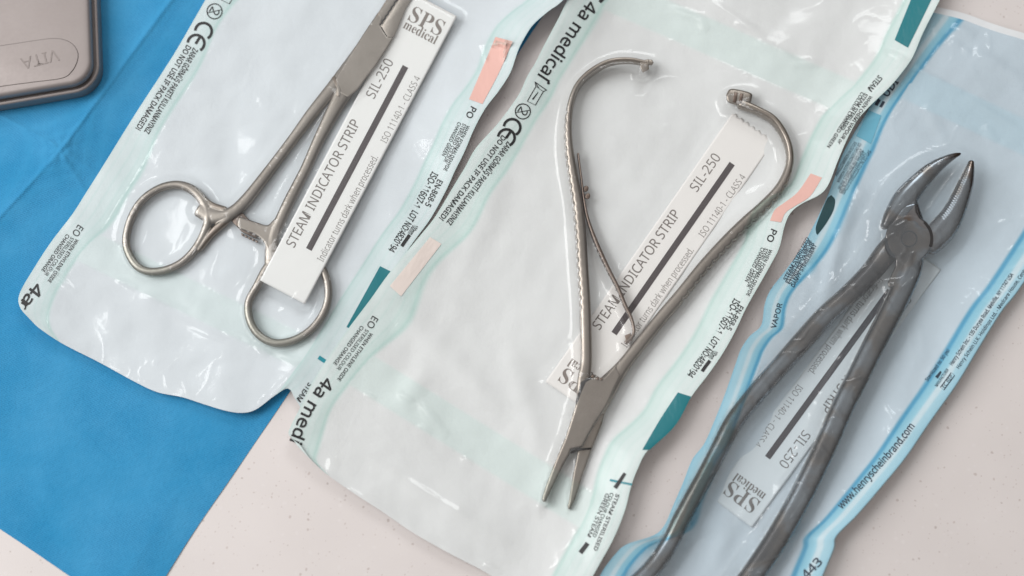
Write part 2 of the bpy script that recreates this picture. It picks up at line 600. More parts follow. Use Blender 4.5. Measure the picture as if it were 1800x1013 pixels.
def plate(outline, z0, z1, bev=0.35, obst=None, steps=3):
    """outline in px (any winding) -> solid plate between z0 and z1 mm with rounded edges"""
    o = np.array(outline, float)
    A = 0.5 * np.sum(o[:, 0] * np.roll(o[:, 1], -1) - np.roll(o[:, 0], -1) * o[:, 1])
    if A > 0:
        o = o[::-1]
    tg = np.roll(o, -1, 0) - np.roll(o, 1, 0); tg /= np.linalg.norm(tg, axis=1)[:, None] + 1e-9
    nin = np.stack([tg[:, 1], -tg[:, 0]], 1) * -1
    # make sure it points inwards
    cen = o.mean(0)
    if np.sum((cen - o) * nin) < 0:
        nin = -nin
    rings = []
    for k in range(steps + 1):
        a = k / steps * math.pi / 2
        rings.append((bev * (1 - math.sin(a)) / 0.2, z0 + bev * (1 - math.cos(a)) if False else z0 + bev * (1 - math.cos(a))))
    seq = []
    for k in range(steps + 1):
        a = k / steps * math.pi / 2
        seq.append((bev * (1 - math.sin(a)) / 0.2, z0 + bev * (1 - math.cos(a))))
    for k in range(steps + 1):
        a = k / steps * math.pi / 2
        seq.append((bev * (1 - math.cos(a)) / 0.2, z1 - bev * (1 - math.sin(a))))
    n = len(o)
    V = []; F = []
    for ins, z in seq:
        p = o + nin * ins
        V.extend(map(tuple, P(p[:, 0], p[:, 1], z)))
    for r in range(len(seq) - 1):
        for i in range(n):
            i2 = (i + 1) % n
            F.append((r * n + i, r * n + i2, (r + 1) * n + i2, (r + 1) * n + i))
    F.append(tuple(range(n))[::-1]); F.append(tuple((len(seq) - 1) * n + i for i in range(n)))
    if obst is not None:
        lo, hi = o.min(0), o.max(0)
        for x in np.arange(lo[0], hi[0], 5):
            for y in np.arange(lo[1], hi[1], 5):
                ins = False
                for i in range(n):
                    (x1, y1), (x2, y2) = o[i], o[(i + 1) % n]
                    if (y1 > y) != (y2 > y) and x < (x2 - x1) * (y - y1) / (y2 - y1) + x1:
                        ins = not ins
                if ins:
                    w = P(x, y, z1)
                    obst.append((w[0], w[1], z1, 0.7))
    return np.array(V), F


def fuse(name, shapes, mat, parent, voxel=0.25, smooth=3):
    """several closed shapes melted into one continuous mesh"""
    V = []; F = []
    for v, f in shapes:
        o = len(V)
        V.extend(map(tuple, v)); F.extend([tuple(i + o for i in q) for q in f])
    me = mesh(V, F)
    bm = bmesh.new(); bm.from_mesh(me); bmesh.ops.recalc_face_normals(bm, faces=bm.faces); bm.to_mesh(me); bm.free()
    if voxel:
        tmp = bpy.data.objects.new('tmp', me); col.objects.link(tmp)
        rm = tmp.modifiers.new('r', 'REMESH'); rm.mode = 'VOXEL'; rm.voxel_size = voxel * 1e-3
        if smooth:
            sm = tmp.modifiers.new('s', 'SMOOTH'); sm.iterations = smooth; sm.factor = 0.5
        dg = bpy.context.evaluated_depsgraph_get()
        me2 = bpy.data.meshes.new_from_object(tmp.evaluated_get(dg))
        bpy.data.objects.remove(tmp); bpy.data.meshes.remove(me)
        me = me2
    return link(name, me, mat, parent)


def ellipse(c, rx, ry, rot, n=28):
    a = np.linspace(0, math.tau, n, endpoint=False)
    x, y = rx * np.cos(a), ry * np.sin(a)
    return np.stack([c[0] + x * math.cos(rot) - y * math.sin(rot), c[1] + x * math.sin(rot) + y * math.cos(rot)], 1)


ZP = 1.7          # paper level in the pouches, mm

# ------------------------------------------------------------------ tin case
def make_case():
    root = thing('metal_case', 'taupe metal case with rounded corners and embossed plate resting on the blue drape', 'case')

    def rrect(corners, r, n=10):
        """rounded polygon in world xy, corners (x,y) counter-clockwise"""
        out = []
        m = len(corners)
        for i in range(m):
            p = np.array(corners[i]); a = np.array(corners[i - 1]) - p; b = np.array(corners[(i + 1) % m]) - p
            a /= np.linalg.norm(a); b /= np.linalg.norm(b)
            half = math.acos(np.clip(a @ b, -1, 1)) / 2
            bis = (a + b) / np.linalg.norm(a + b)
            cc = p + bis * r / math.sin(half)
            s0 = p + a * r / math.tan(half); s1 = p + b * r / math.tan(half)
            t0 = math.atan2(*(s0 - cc)[::-1]); t1 = math.atan2(*(s1 - cc)[::-1])
            dt = (t1 - t0 + math.pi) % math.tau - math.pi
            for k in range(n + 1):
                t = t0 + dt * k / n
                out.append(cc + r * np.array((math.cos(t), math.sin(t))))
        return np.array(out)

    zt = 11.6
    q = P([-230, 161, 150, -240], [207, 141, -170, -110], zt)[:, :2]      # BL, BR, TR, TL on the lid's top
    cen = q.mean(0)

    def loft(prof, r0=8.2):
        V = []; F = []
        n = None
        for ins, z in prof:
            ed = q.copy()
            # offset each side outward by -ins mm
            out = []
            for i in range(4):
                p = q[i]; a = q[i - 1] - p; b = q[(i + 1) % 4] - p
                a = a / np.linalg.norm(a); b = b / np.linalg.norm(b)
                half = math.acos(a @ b) / 2
                bis = (a + b) / np.linalg.norm(a + b)
                out.append(p + bis * ins * 1e-3 / math.sin(half))
            rr = rrect(out, max(1.0, r0 - ins) * 1e-3)
            n = len(rr)
            V.extend([(x, y, z * 1e-3) for x, y in rr])
        for k in range(len(prof) - 1):
            for i in range(n):
                i2 = (i + 1) % n
                F.append((k * n + i, k * n + i2, (k + 1) * n + i2, (k + 1) * n + i))
        F.append(tuple(range(n))[::-1]); F.append(tuple((len(prof) - 1) * n + i for i in range(n)))
        return V, F

    def arc(i0, z0, i1, z1, n=5):
        # quarter round from side (i0,z0) to top (i1,z1)
        return [(i0 + (i1 - i0) * (1 - math.cos(t)), z0 + (z1 - z0) * math.sin(t)) for t in np.linspace(0, math.pi / 2, n)]
    base_prof = [(0.4, 1.6)] + arc(-1.7, 2.2, -1.9, 2.8, 2) + [(-1.9, 6.6)] + arc(-1.9, 6.8, -1.3, 7.6) + [(-0.9, 7.65), (-0.7, 7.0), (2.0, 6.9)]
    v, f = loft(base_prof)
    b = link('case_base', mesh(v, f), M_TIN, root)
    v, f = loft([(0.5, 6.5), (0.5, 9.0)])
    link('hinge_gap', mesh(v, f), M_DARK, root)
    v, f = loft([(1.0, 8.2)] + arc(-0.1, 8.3, -0.2, 8.6, 3) + [(-0.2, 9.6)] + arc(-0.2, 9.7, 1.6, zt - 0.1, 9) + [(2.4, zt)])
    lid = link('case_lid', mesh(v, f), M_TIN, root)
    for o in (b, lid):
        md = o.modifiers.new('es', 'EDGE_SPLIT'); md.split_angle = math.radians(55)
    # raised plate with a rounded end and letters
    pl = [(-120, 98), (0, 80), (60, 71), (94, 67), (115, 70), (130, 79), (138, 95), (135, 112), (126, 127), (110, 138), (60, 145), (0, 153), (-120, 172)]
    pl = resample(np.array(pl + [pl[0]], float), 90)[:-1]
    v, f = plate(pl, zt - 2.0, zt + 0.28, 0.4, steps=7)
    pr = link('name_plate', mesh(v, f), M_TIN, root)
    md = pr.modifiers.new('es', 'EDGE_SPLIT'); md.split_angle = math.radians(50)
    # VITA, upside down as the case lies; letters stand 0.3 mm proud
    ink = Ink().text('VITA', [(103, 96), (37, 113)], 20, 0.0)
    vv = np.array(ink.v); n = len(vv)
    top = P(vv[:, 0], vv[:, 1], zt + 0.40)
    me = mesh(top, ink.f)
    o = link('embossed_letters', me, M_TINLETTER, pr, smooth=False)
    sd = o.modifiers.new('solid', 'SOLIDIFY'); sd.thickness = 0.0003; sd.offset = -1 if me.polygons[0].normal.z > 0 else 1


make_case()


# ------------------------------------------------------------------ indicator strips
def make_strip(label, origin, d, zf, logo_at_end, scallop=False, length=572.0, shift=0.0, logo_mirror=False, W=89.0, obst=None):
    """d: unit vector along the reading direction, from the STEAM end; zf(s,t) -> mm"""
    root = thing('indicator_strip', label, 'indicator strip', 'paper indicator strips in the pouches')
    d = np.array(d, float); d /= np.linalg.norm(d)
    n = np.array((-d[1], d[0]))
    O = np.array(origin, float)

    def px(s, t):
        return O[0] + d[0] * s + n[0] * t, O[1] + d[1] * s + n[1] * t

    ns, nt = 120, 26
    s = np.linspace(0, length, ns)[:, None] + np.zeros((1, nt)); t = np.linspace(0, W, nt)[None] + np.zeros((ns, 1))
    if scallop:      # torn perforation at the far end
        s = s - (s / length) ** 8 * (2.2 + 2.2 * np.cos(t / W * math.tau * 7))
    x, y = px(s, t)
    z = zf(s, t)
    card = link('card', mesh(P(x, y, z).reshape(-1, 3), grid_faces(ns, nt)), M_CARD, root)
    sd = card.modifiers.new('solid', 'SOLIDIFY'); sd.thickness = 0.00022
    sd.offset = -1 if card.data.polygons[0].normal.z > 0 else 1
    if obst is not None:
        for i in range(0, ns, 2):
            for j in range(0, nt, 2):
                w = P(x[i, j], y[i, j], z[i, j]); obst.append((w[0], w[1], z[i, j] + 0.2, 1.1))

    def surf(xx, yy):
        ss = (xx - O[0]) * d[0] + (yy - O[1]) * d[1]; tt = (xx - O[0]) * n[0] + (yy - O[1]) * n[1]
        return zf(ss, tt)

    def line(body, s0, s1, t, h, bold, name, mat):
        path = [px(a, t) for a in np.linspace(s0 + shift, s1 + shift, 12)]
        Ink().text(body, path, h, bold).build(name, surf, mat, root, 0.05)
    line('STEAM INDICATOR STRIP', 78, 327, 18, 17.5, 0.004, 'printed_title', M_STRIPTEXT)
    line('SIL-250', 375, 449, 20, 17.5, 0.0, 'printed_code', M_STRIPTEXT)
    line('Indicator turns dark when processed.', 80, 288, 77, 12.5, -0.004, 'printed_note', M_STRIPTEXT)
    line('ISO 11140-1 - CLASS 4', 316, 446, 78, 12, -0.006, 'printed_standard', M_STRIPTEXT)
    bar = Ink().patch([px(88 + shift, 45), px(452 + shift, 45)], [px(88 + shift, 56), px(452 + shift, 56)], 60, 3)
    bar.build('indicator_bar', surf, M_BAR, root, 0.05)
    ink = Ink()
    SPS = '\U0001D412\U0001D40F\U0001D412'
    MED = ''.join(chr(0x1D41A + ord(c) - 97) for c in 'medical')
    if logo_at_end:
        c = length - 30
        ink.text(SPS, [px(c - 2, 15), px(c - 2, 78)], 28, -0.004)
        ink.text(MED, [px(c - 24, 14), px(c - 24, 78)], 16, 0.0)
    else:
        c = 30
        ink.text(SPS, [px(c - 2, 78), px(c - 2, 15)], 28, -0.004)
        ink.text(MED, [px(c + 22, 78), px(c + 22, 14)], 16, 0.0)
    ink.build('printed_logo', surf, M_STRIPLOGO, root, 0.05)
    return root


OB1, OB2, OB3 = [], [], []
make_strip('cream indicator strip lying over a finger ring of the clamp, logo at its top', (457, 493), (0.467, -0.884),
           lambda s, t: 5.5 - 1.2 * np.clip((s - 60) / 300, 0, 1) + 0.9 * np.clip((s - 400) / 170, 0, 1) ** 2 - 0.006 * (t - 44) * np.clip(1 - s / 200, 0, 1) + 0.2 * np.sin(s / 90),
           True, obst=OB1)
make_strip('cream indicator strip with scalloped upper end, crossed by the needle holder arms', (959, 671), (0.571, -0.821),
           lambda s, t: ZP + 0.75 + 0.12 * np.sin(s / 70 + t / 50), False, scallop=True, shift=50.0, length=578, obst=OB2)
make_strip('greyish indicator strip turned upside down under the handles of the big forceps', (1654, 474), (-0.591, 0.807),
           lambda s, t: ZP + 0.75 + 0.12 * np.sin(s / 80 + t / 40), True, length=562, shift=-5, obst=OB3)


# ------------------------------------------------------------------ hemostat (ringed clamp)
def make_hemostat():
    root = thing('hemostat', 'satin steel locking clamp with two finger rings inside the left pouch', 'clamp')
    zr = ZP + 1.9
    # handle with the left ring
    ring = [(222, 430, zr, 14, 2.7), (228, 391, zr, 14, 2.7), (247, 356, zr, 14, 2.7), (277, 333, zr, 14, 2.7), (310, 325, zr, 15, 2.8),
            (338, 334, zr, 17, 2.9), (358, 356, zr, 18, 3.0), (366, 384, zr, 17, 3.0), (358, 412, zr, 15, 2.9), (342, 440, zr, 15, 2.8), (319, 462, zr, 14, 2.7),
            (290, 475, zr, 14, 2.7), (260, 477, zr, 14, 2.7), (237, 464, zr, 14, 2.7)]
    s1 = sweep(ring, True, 8, 18, 2.2, obst=OB1)
    s2 = sweep([(352, 368, zr, 30, 2.9), (372, 379, zr, 30, 3.0), (392, 380, zr, 24, 3.2), (411, 372, zr, 22, 3.4), (432, 353, zr, 22, 3.5), (463, 314, zr, 20, 3.4), (510, 252, zr, 19, 3.3),
                (550, 198, zr, 22, 3.4), (592, 146, zr, 25, 3.5), (640, 80, zr, 24, 3.2)], False, 10, 20, 2.5, obst=OB1)
    s2b = sweep([(352, 346, zr, 12, 2.6), (372, 362, zr, 14, 2.8), (395, 370, zr, 14, 3.0)], False, 6, 14, 2.3)
    s2c = sweep([(350, 440, zr, 10, 2.6), (370, 413, zr, 14, 2.8), (398, 387, zr, 16, 3.0), (418, 368, zr, 14, 3)], False, 6, 14, 2.3)
    h1 = fuse('handle', [s1, s2, s2b, s2c], M_STEEL, root)
    # its ratchet tongue, tucked under the other one
    t1 = plate([(402, 384), (414, 370), (424, 372), (455, 404), (450, 420), (425, 408)], ZP + 0.5, zr - 0.1, 0.3)
    r1 = fuse('ratchet', [t1], M_DARKSTEEL, h1, 0)  # dark brown steel colour paints in the shadow beneath the other tongue
    # handle with the right ring
    zr2 = zr + 0.15
    ring2 = [(470, 470, zr2, 15, 2.8), (452, 503, zr2, 15, 2.8), (437, 532, zr2, 14, 2.7), (439, 562, zr2, 14, 2.7), (453, 587, zr2, 14, 2.7), (478, 602, zr2, 14, 2.7),
             (507, 601, zr2, 14, 2.7), (536, 588, zr2, 14, 2.7), (559, 566, zr2, 14, 2.7), (574, 537, zr2, 14, 2.7), (577, 507, zr2, 14, 2.7), (569, 478, zr2, 14, 2.7),
             (550, 456, zr2, 14, 2.7), (522, 444, zr2, 15, 2.8), (492, 450, zr2, 16, 2.8)]
    s3 = sweep(ring2, True, 8, 18, 2.2, obst=OB1)
    s4 = sweep([(478, 462, zr2, 26, 2.9), (478, 436, zr2, 24, 3.1), (482, 412, zr2, 22, 3.3), (494, 385, zr2, 20, 3.4), (511, 349, zr2, 20, 3.4), (537, 298, zr2, 19, 3.3), (560, 247, zr2, 21, 3.3),
                (588, 192, zr2, 27, 3.5), (610, 152, zr2, 36, 3.8), (640, 100, zr2, 36, 3.8)], False, 10, 20, 2.5, obst=OB1)
    s5 = plate(resample(np.array([(421, 381), (445, 389), (470, 396), (482, 386), (494, 392), (486, 425), (472, 442), (462, 424), (445, 411), (419, 401), (417, 391), (421, 381)], float), 60)[:-1],
               zr2 - 1.2, zr2 + 1.5, 0.45, obst=OB1)
    h2 = fuse('handle', [s3, s4, s5], M_STEEL, root)
    # saw teeth of the catch
    tv, tf = [], []
    for i in range(5):
        x, y = 424 + i * 6.2, 409.5 + i * 3.0
        v, f = plate([(x, y), (x + 5.4, y + 2.6), (x + 3.6, y + 6.2), (x + 0.4, y + 4.4)], ZP + 0.6, zr2 - 0.3, 0.12, steps=2)
        tf += [tuple(j + len(tv) for j in q) for q in f]; tv += list(map(tuple, v))
    link('ratchet_teeth', mesh(tv, tf), M_DARKSTEEL, h2)
    # box joint with the slot lines, and the serrated jaws
    zb0, zb1 = zr - 1.6, zr + 2.15
    box = [(589, 140), (600, 121), (615, 97), (640, 58), (665, 21), (673, 32), (668, 45), (675, 56), (681, 65), (692, 66), (676, 92), (662, 114), (645, 136), (629, 158), (612, 172), (596, 164), (592, 150)]
    v, f = plate(resample(np.array(box + [box[0]], float), 80, False)[:-1], zb0, zb1, 0.4, obst=OB1)
    fuse('box_joint', [(v, f)], M_STEEL, root, 0.2, 2)
    ledge = plate([(583, 136), (588, 134), (599, 158), (597, 170), (591, 168), (593, 157)], zb0, zb1 + 0.15, 0.15)
    link('joint_rim', mesh(*ledge), M_STEEL, root)
    # jaws: saw profile between them
    zz = np.linspace(0, 1, 30)
    a, b2 = np.array((668., 45.)), np.array((745., -72.))
    dv = (b2 - a) / np.linalg.norm(b2 - a); nv = np.array((-dv[1], dv[0]))
    zig = [tuple(a + (b2 - a) * q + nv * (1.6 if i % 2 else -0.2)) for i, q in enumerate(zz)]
    left = [(667, 42), (650, 44), (667, 19), (684, -8), (726, -74)]
    v, f = plate(left[1:] + [(p[0] - 1.6, p[1] - 0.8) for p in zig[::-1]], zb0, zb1 - 0.15, 0.12, steps=2, obst=OB1)
    link('jaw', mesh(v, f), M_STEEL, root)
    right = [(778, -80), (735, -17), (714, 14), (692, 66), (681, 65), (671, 48)]
    v, f = plate([(p[0] + 0.6, p[1] + 0.3) for p in zig] + right, zb0, zb1 - 0.05, 0.12, steps=2, obst=OB1)
    link('jaw', mesh(v, f), M_STEEL, root)


M_DARKSTEEL = metal('dark_brown_steel', (0.17, 0.13, 0.11), (0.26, 0.21, 0.18), 0.4)
make_hemostat()


# ------------------------------------------------------------------ Mathieu style needle holder
def make_needle_holder():
    root = thing('needle_holder', 'steel needle holder with bowed open arms and inner leaf spring, jaws pointing down, middle pouch', 'needle holder')
    z0 = ZP + 1.3
    # left arm: a flat band on edge at its curled end, broadening towards the joint
    left = [(1136, 112, z0 + 3.0, 8, 3.4), (1104, 107, z0 + 3.0, 9, 4.2), (1070, 111, z0 + 3.0, 10, 4.8), (1040, 127, z0 + 2.8, 11, 5.2), (1017, 149, z0 + 2.7, 11, 5.2), (1005, 175, z0 + 2.6, 11, 5.2),
            (999, 210, z0 + 2.4, 13, 5.0), (999, 250, z0 + 2.3, 15, 4.8), (1005, 300, z0 + 2.2, 17, 4.6), (1014, 351, z0 + 2.1, 19, 4.4), (1020, 407, z0 + 2.0, 20, 4.2), (1024, 470, z0 + 1.9, 20, 4.0),
            (1028, 535, z0 + 1.8, 20, 4.0), (1030, 602, z0 + 1.7, 20, 4.0), (1030, 640, z0 + 1.4, 20, 3.6), (1026, 672, z0 + 0.8, 22, 2.2), (1030, 712, z0 + 0.7, 30, 2.0), (1036, 745, z0 + 0.9, 24, 2.2)]
    s = sweep(left, False, 10, 20, 2.8, teeth=(3.4, 0.55, 1, 38, 112), obst=OB2)
    a1 = fuse('arm', [s], M_STEEL2, root, 0)
    # lug on its curled tip
    v1 = plate([(1124, 108), (1140, 104), (1141, 122), (1130, 128), (1126, 120)], z0 + 0.6, z0 + 4.6, 0.3, obst=OB2)
    fuse('catch', [v1], M_STEEL2, a1, 0)
    v1 = plate([(1139, 105), (1146, 105), (1149, 110), (1146, 115), (1140, 115)], z0 + 0.9, z0 + 2.2, 0.3)
    fuse('catch', [v1], M_STEEL2, a1, 0)
    # right arm
    right = [(1303, 184, z0 + 2.8, 18, 4.0), (1330, 195, z0 + 2.9, 14, 4.8), (1358, 211, z0 + 2.9, 13, 5.2), (1377, 237, z0 + 2.8, 13, 5.2), (1387, 266, z0 + 2.8, 13, 5.2), (1386, 296, z0 + 2.7, 14, 5.0),
             (1370, 331, z0 + 2.6, 17, 4.9), (1342, 363, z0 + 2.5, 20, 4.8), (1311, 391, z0 + 2.5, 21, 4.7), (1275, 427, z0 + 2.4, 22, 4.6), (1236, 470, z0 + 2.3, 22, 4.5), (1199, 516, z0 + 2.2, 22, 4.4),
             (1164, 557, z0 + 2.1, 22, 4.3), (1126, 604, z0 + 2.1, 22, 4.2), (1094, 645, z0 + 2.1, 24, 4.2), (1064, 684, z0 + 2.1, 38, 4.2), (1044, 716, z0 + 2.1, 42, 4.2)]
    sR = sweep(right, False, 10, 20, 2.8, teeth=(3.4, 0.75, -1, 36, 96), obst=OB2)
    a2 = fuse('arm', [sR], M_STEEL2, root, 0)
    # tip block with ribs
    v1 = plate(resample(np.array([(1276, 168), (1283, 157), (1300, 158), (1320, 164), (1322, 172), (1314, 190), (1298, 186), (1280, 180), (1276, 168)], float), 40)[:-1], z0 + 0.8, z0 + 4.4, 0.7, obst=OB2)
    cb = fuse('catch', [v1], M_STEEL2, a2, 0)
    # box joint and jaws
    box = [(1024, 667), (1041, 660), (1052, 664), (1061, 664), (1082, 640), (1092, 660), (1081, 682), (1067, 714), (1048, 742), (1034, 766), (1024, 786), (1003, 790), (1002, 797), (991, 816), (964, 872), (959, 884),
           (953, 882), (952, 877), (960, 852), (977, 808), (994, 768), (1011, 714)]
    v1 = plate(resample(np.array(box + [box[0]], float), 110, False)[:-1], z0 + 0.6, z0 + 4.3, 0.7, obst=OB2)
    fuse('box_joint', [v1], M_STEEL2, root, 0.22, 4)
    jaw = [(1052, 716), (1067, 714), (1058, 746), (1041, 788), (1024, 836), (1012, 875), (1001, 897), (997, 893), (1000, 880), (1008, 830), (1016, 792), (1026, 770)]
    v1 = plate(resample(np.array(jaw + [jaw[0]], float), 80, False)[:-1], z0 + 0.1, z0 + 2.8, 0.55, obst=OB2)
    fuse('jaw', [v1], M_STEEL2, root, 0.22, 3)
    # dark slots: step of the joint, gap of the jaws
    for pl, zt in (([(1002, 797), (1005, 792), (1018, 788), (1039, 787), (1039, 790), (1019, 792), (1006, 797)], z0 + 3.3),
                   ([(1021, 672), (1037, 662), (1044, 658), (1044, 664), (1030, 672), (1022, 690), (1014, 712), (1012, 706)], z0 + 4.36)):
        v1 = plate(pl, zt - 1, zt, 0.08, steps=2)
        link('joint_slot', mesh(*v1), M_DARK, root)
    for (x, y) in ((1042, 662), (1051, 666), (1057, 667)):
        v1 = plate(ellipse((x, y), 3.2, 2.8, 0, 12), z0 + 3.2, z0 + 4.5, 0.15, steps=2)
        link('rivet', mesh(*v1), M_DARKSTEEL, root)
    ink = Ink()
    ink.text('STAINLESS', [(1052, 674), (1015, 744)], 8, 0.0).text('GERMANY', [(1062, 688), (1036, 738)], 7, 0.0)
    ink.build('engraving', lambda x, y: np.full_like(x, z0 + 4.3), M_ENGRAVE, root, 0.03)
    # leaf spring
    leaf = [(1016, 272, z0 + 2.0, 4, 3.0), (1021, 310, z0 + 1.9, 4, 3.2), (1026, 350, z0 + 1.8, 5, 3.4), (1033, 386, z0 + 1.8, 6, 3.4), (1048, 428, z0 + 1.8, 8, 3.2), (1068, 472, z0 + 1.8, 8, 3.0),
            (1085, 505, z0 + 1.8, 7, 2.8), (1098, 536, z0 + 1.8, 7, 2.6), (1110, 562, z0 + 1.8, 6, 2.4), (1114, 584, z0 + 1.8, 6, 2.4), (1108, 596, z0 + 1.8, 6, 2.4), (1100, 602, z0 + 1.8, 6, 2.2)]
    s = sweep(leaf, False, 10, 14, 3.0, obst=OB2)
    lf = fuse('leaf_spring', [s], M_DARKSTEEL, root, 0)
    v1 = plate([(1098, 590), (1108, 586), (1112, 598), (1102, 606)], z0, z0 + 2.8, 0.2)
    link('spring_hook', mesh(*v1), M_DARKSTEEL, lf)
    for (x, y) in ((1030, 332), (1033, 345)):
        v1 = plate(ellipse((x, y), 4.5, 5.5, 0.3, 14), z0 + 0.8, z0 + 3.0, 0.2, steps=2)
        link('screw', mesh(*v1), M_DARKSTEEL, lf)
    for (x, y, r) in ((1306, 173, 1.2), (1296, 171, 1.2)):
        v1 = plate([(x - 5, y - 9), (x + 1, y - 8), (x - 2, y + 10), (x - 8, y + 9)], z0 + 4.0, z0 + 4.75, 0.15, steps=2)
        link('catch_rib', mesh(*v1), M_DARKSTEEL, cb)


M_ENGRAVE = metal('engraved_steel', (0.26, 0.225, 0.20), (0.32, 0.28, 0.25), 0.45)
make_needle_holder()


# ------------------------------------------------------------------ extraction forceps
def make_forceps():
    root = thing('extraction_forceps', 'heavy stained steel dental extraction forceps with open curved beaks in the blue edged pouch', 'forceps')
    z0 = ZP + 1.2
    zc = z0 + 3.6
    lh = [(1600, 405, zc + 0.3, 43, 4.5), (1562, 440, zc, 41, 6.0), (1530, 480, zc, 37, 7.0), (1490, 520, zc, 35, 7.2), (1450, 556, zc, 35, 7.2), (1412, 598, zc, 35, 7.2), (1370, 645, zc, 33, 7.0), (1330, 691, zc, 33, 7.0),
          (1291, 740, zc, 32, 7.0), (1265, 788, zc, 31, 7.0), (1240, 835, zc, 30, 7.0), (1219, 873, zc, 30, 7.0), (1197, 914, zc, 30, 7.0), (1175, 958, zc, 30, 7.0), (1147, 998, zc, 31, 7.0), (1105, 1040, zc, 32, 7.0)]
    s1 = sweep(lh, False, 10, 24, 2.5, obst=OB3)
    h = fuse('handle', [s1], M_FORCEPS, root, 0)
    rh = [(1600, 425, zc + 1.0, 46, 4.5), (1600, 470, zc + 0.8, 41, 6.0), (1585, 510, zc + 0.6, 39, 7.0), (1560, 560, zc + 0.5, 38, 7.4), (1534, 610, zc + 0.5, 38, 7.4), (1508, 662, zc + 0.5, 38, 7.2), (1480, 718, zc + 0.5, 38, 7.2),
          (1455, 775, zc + 0.5, 38, 7.2), (1428, 832, zc + 0.5, 38, 7.2), (1398, 890, zc + 0.5, 38, 7.2), (1366, 945, zc + 0.5, 38, 7.2), (1330, 1000, zc + 0.5, 38, 7.2), (1290, 1055, zc + 0.5, 38, 7.2)]
    s2 = sweep(rh, False, 10, 24, 2.8, obst=OB3)
    h2 = fuse('handle', [s2], M_FORCEPS, root, 0)
    # beaks
    lb = [(1555, 397, zc + 0.4, 15, 5.0), (1567, 379, zc + 0.6, 27, 6.0), (1589, 351, zc + 0.8, 40, 6.5), (1614, 322, zc + 1.0, 34, 6.0), (1639, 298, zc + 1.0, 27, 5.2), (1661, 283, zc + 1.0, 18, 4.2), (1676, 275, zc + 1.0, 11, 3.0), (1687, 271, zc + 1.0, 5, 1.8)]
    sb = sweep(lb, False, 12, 24, 2.4, obst=OB3)
    br = sweep([(1600, 355, zc + 0.9, 24, 5), (1600, 385, zc + 0.9, 46, 5), (1598, 405, zc + 0.9, 60, 5)], False, 8, 18, 2.5)
    fuse('beak', [sb, br], M_FORCEPS, root, 0.3, 4)
    rb = [(1632, 432, zc + 0.2, 38, 5.4), (1655, 405, zc + 0.4, 46, 6.2), (1673, 380, zc + 0.7, 40, 6.2), (1687, 350, zc + 0.9, 33, 5.6), (1697, 323, zc + 1.0, 27, 4.8), (1703, 302, zc + 1.0, 19, 3.8), (1707, 286, zc + 1.0, 10, 2.4)]
    sb = sweep(rb, False, 12, 24, 2.4, teeth=(0.95, 0.55, -1, 10, 40), obst=OB3)
    fuse('beak', [sb], M_FORCEPS, root, 0)
    # hinge disc, pin and arc gaps
    zt = zc + 3.7
    dv = plate(ellipse((1598, 420), 42, 42, 0, 56), zc - 3, zt, 0.45, obst=OB3, steps=4)
    neck = plate([(1575, 440), (1620, 452), (1622, 466), (1596, 503), (1562, 506), (1560, 498), (1574, 468)], zc - 2, zt - 0.25, 0.6, obst=OB3, steps=4)
    up = plate([(1570, 388), (1588, 362), (1610, 356), (1612, 372), (1622, 388), (1610, 400), (1580, 404)], zc - 2, zt - 0.1, 0.6, steps=4)
    hd = fuse('hinge_disc', [dv, neck, up], M_FORCEPS, root, 0.3, 3)
    Ink().circle((1598, 420), 13.6, 2.4).build('hinge_pin', lambda x, y: np.full_like(x, zt), M_DARK, hd, 0.05)
    a = np.radians(np.linspace(182, 128, 14))
    Ink().stroke(np.stack([1598 + 40.5 * np.cos(a), 420 + 40.5 * np.sin(a)], 1), 5, w1=5.5).build('hinge_gap', lambda x, y: np.full_like(x, zt), M_DARK, hd, 0.15)
    a = np.radians(np.linspace(-48, 20, 16))
    Ink().stroke(np.stack([1598 + 40 * np.cos(a), 420 + 40 * np.sin(a)], 1), 4.5, w1=5.5).build('hinge_gap', lambda x, y: np.full_like(x, zt), M_DARK, hd, 0.15)


make_forceps()


